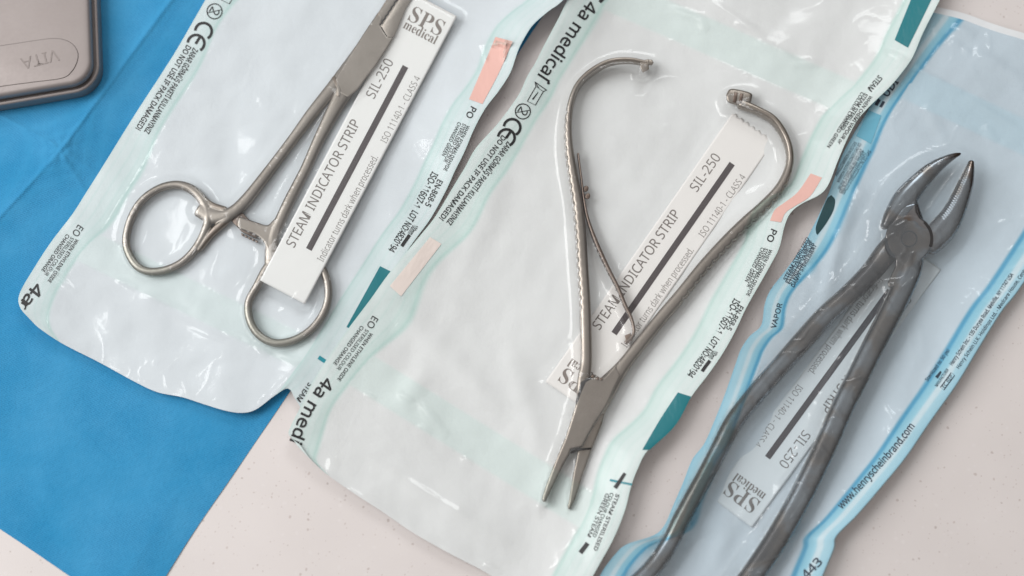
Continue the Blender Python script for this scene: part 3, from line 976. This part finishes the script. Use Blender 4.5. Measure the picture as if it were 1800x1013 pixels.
# ------------------------------------------------------------------ pouches
class Pouch:
    def __init__(self, label, L, R, B, T, lifts, seams, bands, obst, mats, seed, ridges=(), folds=(), base=ZP, relax=14, toppaper=0.0, und=0.26, wr=0.22, nridge=30, flapz=None):
        self.root = thing('sterilization_pouch', label, 'pouch', 'sterilization pouches on the counter')
        step = 2.6
        nu = int(1.03 * np.linalg.norm(np.diff(np.array(L, float), axis=0), axis=1).sum() / step)
        nv = int(np.linalg.norm(np.array(T[-1], float) - np.array(T[0], float)) / step)
        l = resample(np.array(L, float), nu); r = resample(np.array(R, float), nu)
        b = resample(np.array(B, float), nv); t = resample(np.array(T, float), nv)
        u = np.linspace(0, 1, nu)[:, None, None]; v = np.linspace(0, 1, nv)[None, :, None]
        X = (1 - v) * l[:, None] + v * r[:, None] + (1 - u) * b[None] + u * t[None] - (
            (1 - u) * (1 - v) * l[0] + (1 - u) * v * r[0] + u * (1 - v) * l[-1] + u * v * r[-1])
        x, y = X[..., 0], X[..., 1]
        self.x, self.y = x, y
        wid = np.linalg.norm(l - r, axis=1)[:, None]
        dl = v[..., 0] * wid; dr = (1 - v[..., 0]) * wid
        leng = np.linalg.norm(b - t, axis=1)[None]
        db = u[..., 0] * leng; dt = (1 - u[..., 0]) * leng
        # paper level: flat inside, lifted and wavy at the rims
        uu = u[:, 0, 0]
        zl = np.interp(uu, *zip(*lifts['left']))[:, None]; zr_ = np.interp(uu, *zip(*lifts['right']))[:, None]
        zbm = np.interp(v[0, :, 0], *zip(*lifts['bottom']))[None]
        rl = lifts.get('reach', 75.0)
        nz = make_noise(seed, 22, 0.25, 1.0); nf = make_noise(seed + 50, 24, 1.0, 3.2)
        z = base + und * nz(x, y) + 0.06 * nf(x, y)
        for a, c, h, w in folds:
            d, tt, s = seg_dist(x, y, a, c)
            z = z + h * np.exp(-(d / w) ** 2) * np.sin(np.clip(tt * 0.96 + 0.02, 0, 1) * math.pi) ** 0.5
        z = z + zl * np.exp(-(dl / rl) ** 1.5) + zr_ * np.exp(-(dr / rl) ** 1.5) + zbm * np.exp(-(db / lifts.get('breach', 110.)) ** 1.6)
        self.zp = z
        # seals
        sl, sr = seams
        seal = np.zeros_like(z, bool)
        seal |= dl < sl
        seal |= dr < sr
        bsd = []
        for (a, c, w) in bands:
            ax, ay = a; cx, cy = c
            L_ = math.hypot(cx - ax, cy - ay)
            sd = ((x - ax) * (cy - ay) - (y - ay) * (cx - ax)) / L_      # signed, positive to one side
            if w < 0:
                sd = -sd; w = -w
            bsd.append((sd, w))
            seal |= (sd > 0) & (sd < w)
        # film: obstacle relaxed like a skin over what lies inside
        O = z + 0.12
        Pw = P(x, y, ZP + 2)
        kd = kdtree.KDTree(nu * nv)
        flat = Pw.reshape(-1, 3)
        for i, q in enumerate(flat):
            kd.insert((q[0], q[1], 0), i)
        kd.balance()
        Of = O.reshape(-1).copy()
        for (ox, oy, oz, hw) in obst:
            for co, i, dist in kd.find_range((ox, oy, 0), (hw + 0.35) * 1e-3):
                k = dist * 1e3 / (hw + 0.35)
                h = oz - 0.5 * k ** 4 + 0.22
                if h > Of[i]:
                    Of[i] = h
        O = Of.reshape(O.shape)
        dirv = np.array(T[0], float) - np.array(B[0], float); dirv /= np.linalg.norm(dirv)
        H = O.copy()
        fix = seal | (dl < 6) | (dr < 6) | (db < 6) | (dt < 6)
        low = z + 0.07
        for it in range(relax):
            A = H.copy()
            A[1:-1, 1:-1] = 0.25 * (H[2:, 1:-1] + H[:-2, 1:-1] + H[1:-1, 2:] + H[1:-1, :-2])
            H = np.maximum(A, O)
            H[fix] = np.maximum(low, np.where(O > z + 0.4, O, 0))[fix]
        tent = np.clip((H - z - 0.4) / 1.3, 0, 1)
        # wrinkles of the film
        R_ = np.random.RandomState(seed)
        def crease(sd, lo_, hi_, sharp):
            return np.clip(1 - np.abs(make_noise(sd, 18, lo_, hi_)(x, y)) * sharp, 0, 1) ** 2
        patch = np.clip(make_noise(seed + 3, 16, 0.25, 0.7)(x, y) * 0.8 + 0.35, 0, 1)
        W = wr * crease(seed + 9, 0.35, 1.3, 5.5) * patch + wr * 0.8 * crease(seed + 12, 0.8, 2.4, 3.5) * (0.25 + tent)
        W = W + wr * 0.7 * crease(seed + 14, 1.0, 2.6, 3.0) * np.exp(-(np.minimum(np.minimum(dl, dr), db) / 85) ** 2)
        lo = X.reshape(-1, 2).min(0); hi = X.reshape(-1, 2).max(0)
        rid = []
        for k in range(nridge):
            c = X[R_.randint(0, nu), R_.randint(0, nv)]
            an = math.atan2(dirv[1], dirv[0]) + R_.normal(0, 0.55)
            if R_.rand() < 0.3:
                an += math.pi / 2
            ln = R_.uniform(18, 75)
            dd = np.array((math.cos(an), math.sin(an))) * ln
            rid.append((c - dd, c + dd, R_.uniform(0.04, 0.16), R_.uniform(5.0, 11.0)))
        for a, c, h, w in rid:
            d, tt, s = seg_dist(x, y, a, c)
            W = W + h * np.exp(-(d / w) ** 2) * np.sin(np.clip(tt, 0.0, 1.0) * math.pi) ** 0.7
        W = np.where(seal, W * 0.35, W)
        for a, c, h, w in ridges:
            d, tt, s = seg_dist(x, y, a, c)
            W = W + h * np.exp(-(d / w) ** 2) * np.sin(np.clip(tt, 0.0, 1.0) * math.pi) ** 0.7
        edge = np.clip(np.minimum.reduce([dl, dr, db, dt]) / 14, 0, 1)
        self.zf = np.maximum(H + W * edge, z + 0.07)
        paper_m, film_m, tn = mats
        # tint of the sheet, vertex by vertex
        ee = np.minimum(dl / sl * (1 + 0.10 * nz(x, y)), dr / sr)
        st, cc = zip(*tn['stops'])
        tint = np.stack([np.interp(ee, st, [c[k] for c in cc]) for k in range(3)], -1)
        for sd, w in bsd:
            k = (np.clip((sd + 2) / 5, 0, 1) * np.clip((w + 2 - sd) / 5, 0, 1) * (ee > 1.0))[..., None]
            tint = tint * (1 - k) + np.array(tn['band']) * k
        self.tint = tint
        # paper
        s2 = 2
        xp, yp, zp = x[::s2, ::s2], y[::s2, ::s2], z[::s2, ::s2]
        xp = xp.copy(); yp = yp.copy()
        xp[-1] += dirv[0] * toppaper; yp[-1] += dirv[1] * toppaper
        me = mesh(P(xp, yp, zp).reshape(-1, 3), grid_faces(*xp.shape))
        self.paper = link('paper_back', me, paper_m, self.root)
        # film and seals share the grid
        pts = P(x, y, self.zf)
        fm = seal[:-1, :-1] & seal[1:, 1:]
        self.film = link('clear_film', self.sub(pts, ~fm), film_m, self.root)
        self.seal = link('sealed_border', self.sub(pts, fm), SEALM, self.root)
        self.kd = kdtree.KDTree(nu * nv)
        for i, (a, c) in enumerate(X.reshape(-1, 2)):
            self.kd.insert((a, c, 0), i)
        self.kd.balance()
        self.zff = self.zf.reshape(-1)

    def sub(self, pts, mask):
        nu, nv = pts.shape[:2]
        ii, jj = np.nonzero(mask)
        a = ii * nv + jj
        F = np.stack([a, a + 1, a + nv + 1, a + nv], 1)
        used, inv = np.unique(F, return_inverse=True)
        F = inv.reshape(F.shape)
        me = mesh(pts.reshape(-1, 3)[used], F.tolist())
        # faces should look up
        if me.polygons[0].normal.z < 0:
            me.flip_normals()
        at = me.color_attributes.new('tint', 'FLOAT_COLOR', 'POINT')
        tv = np.concatenate([self.tint.reshape(-1, 3)[used], np.ones((len(used), 1))], 1)
        at.data.foreach_set('color', tv.astype(np.float32).ravel())
        return me

    def surf(self, xs, ys):
        out = np.empty(len(xs))
        for k, (a, c) in enumerate(zip(xs, ys)):
            hits = self.kd.find_n((a, c, 0), 4)
            w = [1 / (h[2] + 0.3) for h in hits]
            out[k] = sum(q * self.zff[h[1]] for q, h in zip(w, hits)) / sum(w)
        return out

    def ink(self, ink, name, mat, on=None, dz=0.07):
        return ink.build(name, self.surf, mat, on or self.seal, dz)


GREEN_PAPER = paper_mat('pouch_paper_white', (0.762, 0.782, 0.785))
BLUE_PAPER1 = paper_mat('pouch_paper_cool_white', (0.70, 0.73, 0.76))
BLUE_PAPER3 = paper_mat('pouch_paper_bluish', (0.735, 0.76, 0.78))
FILM1 = film_mat('clear_film_cool', 0.035)
FILM2 = film_mat('clear_film_green', 0.035)
FILM3 = film_mat('clear_film_blue', 0.07, (0.74, 0.81, 0.87))
SEALM = film_mat('heat_sealed_film', 0.05, (0.82, 0.9, 0.9), 0.2, 0.8, 0.7)
MINT = dict(clear=(0.955, 0.975, 0.98), band=(0.925, 0.972, 0.96),
            stops=[(0.0, (0.86, 0.95, 0.93)), (0.07, (0.94, 0.98, 0.972)), (0.20, (0.935, 0.978, 0.97)), (0.235, (0.875, 0.957, 0.938)), (0.27, (0.935, 0.978, 0.97)), (0.46, (0.925, 0.975, 0.965)), (0.495, (0.865, 0.953, 0.933)),
                   (0.53, (0.92, 0.972, 0.962)), (0.70, (0.91, 0.97, 0.958)), (0.735, (0.85, 0.948, 0.925)), (0.77, (0.90, 0.966, 0.952)), (0.9, (0.87, 0.955, 0.935)), (0.955, (0.78, 0.91, 0.878)), (1.0, (0.86, 0.945, 0.925)), (1.07, (0.955, 0.975, 0.98))])
MINT2 = dict(MINT, clear=(0.97, 0.972, 0.97))
MINT2['stops'] = MINT['stops'][:-1] + [(1.07, (0.97, 0.972, 0.97))]
BLUE = dict(clear=(0.85, 0.912, 0.95), band=(0.80, 0.90, 0.95),
            stops=[(0.0, (0.54, 0.80, 0.90)), (0.12, (0.68, 0.88, 0.95)), (0.34, (0.70, 0.89, 0.955)), (0.42, (0.86, 0.95, 0.98)), (0.56, (0.86, 0.95, 0.98)), (0.64, (0.62, 0.86, 0.94)), (0.85, (0.54, 0.82, 0.92)), (0.93, (0.24, 0.62, 0.80)), (1.0, (0.30, 0.66, 0.82)), (1.1, (0.85, 0.912, 0.95))])


# left pouch
p1 = Pouch('sterilization pouch with pale mint borders on the blue drape, holding the clamp with finger rings',
           [(54, 563), (35, 540), (35, 515), (62, 468), (91, 424), (127, 377), (150, 341), (176, 300), (235, 205), (285, 128), (315, 80), (361, 0), (402, -68)],
           [(528, 716), (545, 700), (590, 640), (640, 560), (685, 490), (722, 432), (757, 384), (784, 335), (799, 302), (816, 268), (833, 228), (853, 191), (876, 161), (897, 128), (910, 91), (920, 70), (937, 44), (964, 20), (990, 0), (1040, -60)],
           [(54, 563), (70, 578), (111, 605), (174, 637), (240, 673), (278, 690), (319, 698), (356, 710), (396, 722), (425, 726), (450, 720), (481, 697), (506, 683), (518, 700), (528, 716)],
           [(402, -68), (1040, -60)],
           dict(left=[(0, 3.0), (0.08, 3.5), (0.2, 1.5), (0.4, 0.6), (0.7, 1.0), (1, 0.6)],
                right=[(0, 0.2), (0.3, 0.3), (0.45, 1.2), (0.55, 3.5), (0.7, 5.5), (0.85, 7.0), (0.95, 7.5), (1, 6)],
                bottom=[(0, 0.6), (0.4, 1.2), (0.7, 2.2), (0.9, 1.5), (1, 0)]),
           (58, 62), [((123, 453), (467, 621), 60), ], OB1, (BLUE_PAPER1, FILM1, MINT), 12, und=0.17, wr=0.16,
           ridges=[((85, 470), (135, 515), 0.8, 5), ((205, 490), (240, 508), 0.9, 4), ((250, 515), (330, 548), 0.7, 4), ((390, 580), (440, 606), 0.8, 4), ((445, 605), (475, 625), 1.2, 5), ((490, 620), (525, 640), 1.3, 6),
                   ((840, 78), (930, 74), 1.2, 5), ((890, 60), (885, 110), 0.9, 4), ((855, 110), (850, 70), 0.7, 4), ((300, 560), (520, 650), 0.6, 6)])
# middle pouch
p2 = Pouch('sterilization pouch with pale mint borders on bare counter, holding the needle holder with bowed arms',
           [(528, 783), (508, 765), (512, 748), (530, 712), (547, 676), (577, 628), (613, 577), (650, 528), (686, 478), (738, 415), (765, 381), (800, 323), (817, 295), (837, 260), (877, 215), (911, 168), (927, 134), (941, 111), (958, 77), (983, 30), (998, 0), (1040, -70)],
           [(1000, 1095), (1020, 1055), (1042, 1013), (1056, 988), (1079, 946), (1098, 899), (1110, 853), (1122, 822), (1137, 794), (1172, 762), (1195, 736), (1215, 698), (1246, 657), (1270, 622), (1291, 585), (1312, 541), (1334, 502), (1355, 465), (1370, 435), (1379, 398), (1390, 374), (1410, 358), (1440, 343), (1456, 325), (1472, 285), (1489, 245), (1506, 213), (1521, 195), (1538, 178), (1564, 153), (1582, 132), (1604, 101), (1623, 57), (1652, 0), (1688, -75)],
           [(528, 783), (545, 806), (571, 831), (617, 864), (671, 899), (722, 934), (768, 961), (811, 984), (846, 1002), (900, 1035), (960, 1075), (1000, 1095)],
           [(1040, -70), (1688, -75)],
           dict(left=[(0, 2.0), (0.12, 2.0), (0.3, 2.4), (0.42, 2.4), (0.5, 2.6), (0.65, 4.0), (0.8, 5.0), (1, 5)],
                right=[(0, 5.0), (0.08, 5.5), (0.22, 6.5), (0.34, 5.5), (0.42, 5.0), (0.55, 5.5), (0.66, 6.0), (0.72, 3.5), (0.8, 4.5), (0.92, 5.5), (1, 5)],
                bottom=[(0, 2), (0.3, 2.0), (0.6, 1.6), (1, 0)]),
           (66, 62), [((643, 695), (1017, 928), 67), ((1180, 2), (1560, 168), -62), ], OB2, (GREEN_PAPER, FILM2, MINT2), 23,
           ridges=[((700, 690), (725, 705), 1.3, 5), ((735, 705), (785, 770), 1.4, 8), ((640, 690), (660, 702), 0.9, 4), ((735, 745), (760, 760), 0.8, 4), ((810, 805), (830, 815), 0.7, 4),
                   ((1170, 16), (1238, 36), 1.2, 7), ((1228, 24), (1242, 56), 1.2, 7), ((1325, 72), (1368, 88), 1.0, 7), ((1362, 82), (1404, 118), 1.1, 7), ((1390, 112), (1446, 110), 1.0, 7), ((1245, 0), (1345, 66), 1.0, 7), ((1290, 40), (1330, 50), 0.7, 5), ((1060, 330), (1100, 420), 0.4, 12),
                   ((610, 860), (640, 880), 1.0, 5), ((715, 930), (745, 948), 1.0, 5), ((850, 990), (880, 1010), 1.3, 6), ((640, 800), (900, 960), 0.6, 8), ((1555, 88), (1600, 108), 0.8, 4), ((1305, 132), (1320, 140), 0.7, 4), ((590, 800), (575, 840), 0.8, 10)],
           folds=[((700, 540), (900, 740), 0.9, 26), ((890, 600), (960, 820), 0.7, 22), ((880, 300), (800, 520), 0.6, 24), ((700, 850), (900, 960), 0.7, 20), ((760, 640), (700, 720), 0.8, 22)])
# right pouch, blue
p3 = Pouch('sterilization pouch with sky blue borders, holding the large extraction forceps',
           [(1030, 1065), (1055, 1011), (1080, 976), (1102, 957), (1147, 942), (1167, 925), (1185, 885), (1201, 848), (1217, 808), (1238, 780), (1257, 737), (1274, 694), (1293, 640), (1303, 613), (1318, 591), (1338, 572), (1344, 536), (1355, 509), (1382, 474), (1409, 436), (1432, 393), (1452, 351), (1467, 312), (1481, 272), (1510, 220), (1560, 140), (1600, 80), (1640, 22)],
           [(1425, 1070), (1448, 1011), (1467, 965), (1472, 942), (1510, 903), (1560, 845), (1595, 802), (1636, 742), (1683, 676), (1722, 612), (1762, 548), (1799, 500), (1900, 345), (2030, 135)],
           [(1030, 1065), (1425, 1070)],
           [(1640, 22), (1690, 34), (1740, 52), (1800, 70), (2030, 135)],
           dict(left=[(0, 2.0), (0.1, 3.0), (0.3, 3.5), (0.45, 3.5), (0.55, 2.2), (0.7, 1.2), (0.8, 0.3), (1, 0.1)],
                right=[(0, 5.0), (0.1, 5.8), (0.2, 5.2), (0.35, 4.5), (0.5, 4.0), (0.7, 3.5), (1, 3)],
                bottom=[(0, 0), (1, 0)], reach=74.0),
           (44, 54), [((1560, 95), (1830, 222), -60)], OB3, (BLUE_PAPER3, FILM3, BLUE), 37,
           ridges=[((1634, 56), (1660, 70), 0.9, 8), ((1668, 70), (1692, 84), 1.0, 8), ((1688, 84), (1708, 98), 1.0, 7), ((1708, 92), (1768, 120), 1.3, 12), ((1755, 118), (1808, 150), 1.3, 12), ((1676, 46), (1716, 64), 0.8, 8),
                   ((1625, 185), (1668, 265), 1.1, 11), ((1728, 222), (1752, 250), 1.0, 9), ((1606, 118), (1695, 168), 0.8, 6), ((1690, 168), (1800, 232), 0.8, 6), ((1420, 430), (1436, 525), 0.9, 9), ((1440, 510), (1475, 478), 1.1, 8),
                   ((1470, 420), (1520, 330), 1.1, 11), ((1500, 430), (1530, 370), 0.8, 9), ((1395, 560), (1425, 500), 0.8, 8), ((1360, 860), (1390, 840), 0.9, 8), ((1640, 480), (1720, 360), 0.6, 10), ((1560, 640), (1600, 560), 0.7, 9), ((1290, 930), (1330, 870), 0.8, 10)],
           relax=60, nridge=34, toppaper=14, wr=0.36,
           folds=[((1500, 330), (1440, 560), 0.9, 14), ((1290, 900), (1250, 1000), 1.2, 22), ((1350, 960), (1310, 1010), 0.9, 16), ((1640, 560), (1560, 760), 0.5, 18)])

# ------------------------------------------------------------------ printing on the pouches


def ce_mark(ink, cC, cE, r, d, w):
    d = np.array(d, float); d /= np.linalg.norm(d)
    base = math.atan2(d[1], d[0])
    for c in (cC, cE):
        a = base + np.radians(np.linspace(62, 298, 26))
        ink.stroke(np.stack([c[0] + r * np.cos(a), c[1] + r * np.sin(a)], 1), w)
    ink.stroke([np.array(cE) - d * r, np.array(cE) - d * r * 0.3, np.array(cE) + d * r * 0.1], w)


def symbols(p, c2, box, cC, cE, d):
    ink = Ink()
    d = np.array(d, float); d /= np.linalg.norm(d)
    ce_mark(ink, cC, cE, 14.5, d, 4.6)
    p.ink(ink, 'printed_mark', M_INK)
    ink = Ink().circle(c2, 13.2, 1.8)
    ink.text('2', [np.array(c2) - d * 5.5, np.array(c2) + d * 5.5], 17, 0.0)
    q = np.array((d[1], -d[0]))
    ink.stroke([np.array(c2) - d * 9 + q * 9, np.array(c2), np.array(c2) + d * 9 - q * 9], 1.2)
    p.ink(ink, 'printed_mark', M_INK)
    bx = np.array(box, float)
    ink = Ink()
    f = [bx + np.array(o) for o in ((-12, 13), (3, -13), (16, -4), (2, 20))]
    ink.stroke(f, 1.6, True)
    ink.stroke([f[1], bx + (1, -21), bx + (22, -6), f[2]], 1.6)
    ink.stroke([bx + (1, -21), bx + (8, -10)], 1.4)
    ink.stroke([bx + (-3, 10), bx + (2, 4), bx + (7, -3)], 2.6, w1=1.2)
    p.ink(ink, 'printed_mark', M_INK)


def block(p, name, lines, mat=M_INK, on=None):
    ink = Ink()
    for body, a, b, h, bold in lines:
        ink.text(body, [a, b] if not isinstance(a, list) else a, h, bold)
    return p.ink(ink, name, mat, on)


# left pouch
symbols(p1, (377, 20), (401, -13), (357.5, 55), (344.5, 76), (-0.53, 0.85))
block(p1, 'printed_warning', [('DO NOT USE IF PACK DAMAGED!', (332, 81), (242, 228), 9.5, 0.014), ('ZARAR GÖRMÜŞ PAKETİ KULLANMAYINIZ', (344, 86), (257, 234), 9.5, 0.03)])
block(p1, 'printed_text', [('EO', (142, 398), (131, 414), 12, 0.0), ('WHEN ETHYLENE OXIDE', (135.5, 421), (86, 496), 6.4, 0.012), ('STERILISED COLOUR', (127.5, 418), (80, 484), 6.4, 0.004), ('CHANGED ORANGE', (119.5, 413), (75, 477), 6.4, 0.012)])
block(p1, 'printed_brand', [('4a', (70, 502), (45, 535), 21, 0.03), ('r', (45, 534), (40, 543), 15, 0.03)])
p1.ink(Ink().patch([(871, 65), (848, 120), (824.5, 174.5)], [(901, 73), (877, 128), (848, 183)]), 'indicator_patch', M_PINK)['label'] = 'salmon pink indicator patch'
block(p1, 'printed_text', [('PO', (833, 189), (823, 207), 11, 0.02), ('WHEN FORMALDEHYDE', (823, 221), (782, 300), 6.2, 0.012), ('STERILISED COLOUR', (816.5, 218), (782, 285), 6.2, 0.012), ('CHANGED GREEN', (808, 215.6), (779, 274), 6.2, 0.012)])
block(p1, 'printed_lot_number', [('ISO-11607-1', (765, 304), (732, 363), 12, 0.022), ('EN-868-5', (774, 317), (751, 363), 10, 0.022), ('LOT NO:4820194', (730, 372), (687, 442), 11.5, 0.024), ('100mm', (731, 396), (721, 412), 10, 0.02)])
p1.ink(Ink().stroke([(720, 413), (713, 423), (706, 433)], 6), 'printed_text', M_INK)
p1.ink(Ink().patch([(668, 468), (609, 575)], [(694, 481), (633, 587)]), 'indicator_patch', M_TEAL)['label'] = 'deep teal indicator patch'
p1.ink(Ink().stroke([(560, 628), (566, 632), (575, 638)], 7), 'printed_mark', M_CYAN)
block(p1, 'printed_text', [('STEAM', (546, 675), (524, 705), 9, 0.05)])

# middle pouch
symbols(p2, (919, 196), (939, 165), (900, 224), (890, 242), (-0.57, 0.82))
block(p2, 'printed_brand', [('4a medical', (1043, 6), (954, 138), 22, 0.012)])
p2.ink(Ink().disc((964, 146), 2.6), 'printed_mark', M_INK)
p2.ink(Ink().stroke([(1054, 4), (1062, -4)], 6), 'printed_mark', M_INK)
block(p2, 'printed_warning', [('DO NOT USE IF PACK DAMAGED!', (886, 240), (775, 386), 9, 0.016), ('ZARAR GÖRMÜŞ PAKETİ KULLANMAYINIZ', (896, 251), (788, 394), 9.5, 0.026)])
p2.ink(Ink().patch([(756, 417), (685, 503)], [(776, 429), (705, 521)]), 'indicator_patch', M_PALE)['label'] = 'very pale pinkish indicator patch'
block(p2, 'printed_text', [('EO', (660, 558), (649, 576), 12, 0.0), ('WHEN ETHYLENE OXIDE', (653, 586), (595, 669), 6.4, 0.012), ('STERILISED COLOUR', (645.7, 580), (594, 650), 6.4, 0.004), ('CHANGED ORANGE', (637, 574), (588, 641), 6.4, 0.010)])
block(p2, 'printed_brand', [('4a medi', [(580, 668), (552, 708), (534, 742), (519, 779)], None, 22, 0.014)])
p2.ink(Ink().patch([(1626, -62), (1601, 0), (1572.5, 70.5)], [(1663, -58), (1637, 0), (1596, 84)]), 'indicator_patch', M_TEAL)['label'] = 'deep teal indicator patch at the top corner'
block(p2, 'printed_text', [('STEAM', (1548, 135), (1528, 159), 9.5, 0.03), ('WHEN CHEMI VAPOUR or', (1531, 169), (1474, 253), 6.2, 0.012), ('STEAM STERILISED', (1523, 165), (1480, 228), 6.2, 0.012), ('COLOUR CHANGED GREEN', (1516.6, 163), (1456, 259), 6.2, 0.012)])
p2.ink(Ink().patch([(1425, 305), (1402, 338), (1378, 357), (1362, 369), (1353.5, 388)], [(1445, 312.5), (1424, 345), (1398, 362), (1381, 374), (1373, 391)], 40, 10), 'indicator_patch', M_PINK)['label'] = 'salmon pink indicator patch'
block(p2, 'printed_text', [('PO', (1361, 404), (1352, 425), 11, 0.02), ('WHEN FORMALDEHYDE', (1355, 439), (1314, 520), 6.2, 0.012), ('STERILISED COLOUR', (1347.5, 437), (1315, 505), 6.2, 0.012), ('CHANGED GREEN', (1341, 436), (1312, 495), 6.2, 0.012)])
block(p2, 'printed_lot_number', [('ISO-11607-1', (1296, 527), (1263, 584), 12, 0.022), ('EN-868-5', (1303, 538), (1280, 580), 9.5, 0.016), ('LOT NO:4820194', (1260, 594), (1212, 662), 11.5, 0.024), ('100mm', (1258, 617), (1249, 631), 10, 0.02)])
p2.ink(Ink().stroke([(1248, 634), (1241, 643), (1234, 653)], 6), 'printed_text', M_INK)
p2.ink(Ink().patch([(1191.5, 690), (1160, 738), (1129, 791)], [(1215, 697.5), (1187, 748), (1142, 791)]), 'indicator_patch', M_TEAL)['label'] = 'deep teal indicator patch near the jaws'
p2.ink(Ink().stroke([(1072, 844), (1090, 848), (1111, 852)], 4), 'printed_mark', M_CYAN)
p2.ink(Ink().stroke([(1098.5, 832), (1090, 845), (1081, 858)], 5.5, w1=7), 'printed_mark', M_INK, dz=0.12)
block(p2, 'printed_text', [('STEAM STERILISED', (1086, 869), (1046, 968), 6.4, 0.014), ('COLOUR CHANGED', (1076, 867), (1044, 944), 6.2, 0.012), ('GREEN STEAM', (1068, 868), (1035, 944), 6.5, 0.01)])
p2.ink(Ink().stroke([(1033, 955), (1027, 963), (1020, 972)], 8), 'printed_text', M_INK)

# right pouch
ink = Ink().patch([(1543.5, 173.5), (1537, 184)], [(1548.5, 176), (1542.5, 186.5)], 6, 6).patch([(1551.5, 177.5), (1545.5, 187.5)], [(1556, 179.5), (1550, 189.5)], 6, 6).text('UDI', [(1554, 167), (1574, 140)], 15, 0.02)
p3.ink(ink, 'printed_mark', M_INK_SOFT)
p3.ink(Ink().patch([(1527, 194), (1505, 239)], [(1549, 203), (1531, 253)]), 'indicator_patch', M_PALEBLUE)['label'] = 'cyan indicator patch'
block(p3, 'printed_text', [('AMARILLO MARRON EN EO GAS', (1469, 309), (1504, 250), 6, 0.0), ('MARRON ESTERILIZADO GAS EO', (1473, 320), (1512, 252), 6, 0.0), ('JAUNE STERILISE AU EO GAZ', (1474, 333), (1515, 263), 6, 0.0),
                           ('GELB EO-GASSTERILISIERT', (1477, 339), (1520, 267), 6, 0.0), ('GIALLO STERILIZZATO IN EO GAS', (1481, 341), (1529, 265), 6, 0.0)], M_INK_SOFT)
cap_l = [(1455, 348), (1449, 360), (1440, 382), (1434, 400), (1435, 411)]
cap_r = [(1461, 343), (1468, 352), (1464, 372), (1450, 396), (1437, 413)]
p3.ink(Ink().patch(cap_l, cap_r), 'indicator_patch', M_GREENDARK)['label'] = 'dark green oval indicator patch'
block(p3, 'printed_text', [('STEAM STERILIZED', (1379, 492), (1420, 418), 6, 0.02), ('ESTERILIZADO VAPOR', (1383, 497), (1424, 422), 6, 0.02), ('STERILISE VAPEUR', (1388, 500), (1428, 426), 6, 0.02), ('DAMPF STERILISIERT', (1393, 504), (1433, 430), 6, 0.02)], M_INK_SOFT)
block(p3, 'printed_text', [('VAPOR', (1359, 577), (1371, 533), 9, 0.01)], M_INK_SOFT)
block(p3, 'printed_address', [('Henry Schein Inc. - 135 Duryea Road, Melville, NY 11747 USA', (1671, 641), (1779, 481), 7, 0.012), ('Henry Schein U.K. Holdings Ltd. - Medcare House, Centurion Close, Gillingham', (1683, 647), (1850, 403), 6.5, 0.006),
                              ('Sterilized to 50 psi', (1628, 669), (1667, 615), 6.5, 0.006), ('MANUFACTURER', (1645, 679), (1666, 649), 5.5, 0.006)], M_INK_SOFT)
ink = Ink().stroke([(1646, 664), (1650, 659), (1654, 653)], 6, w1=3).text('EC REP', [(1658, 681), (1673, 660)], 6, 0.0)
ink.stroke([(1653, 681), (1672, 655), (1678, 660), (1659, 686)], 1.3, True)
p3.ink(ink, 'printed_mark', M_INK_SOFT)
block(p3, 'printed_web_address', [('www.henryscheinbrand.com', [(1475, 891), (1512, 853), (1540, 822), (1572, 786), (1603, 746)], None, 13, 0.014)], M_INK_SOFT)
block(p3, 'printed_number', [('443', (1412, 1014), (1441, 984), 15, 0.02)], M_INK_SOFT)
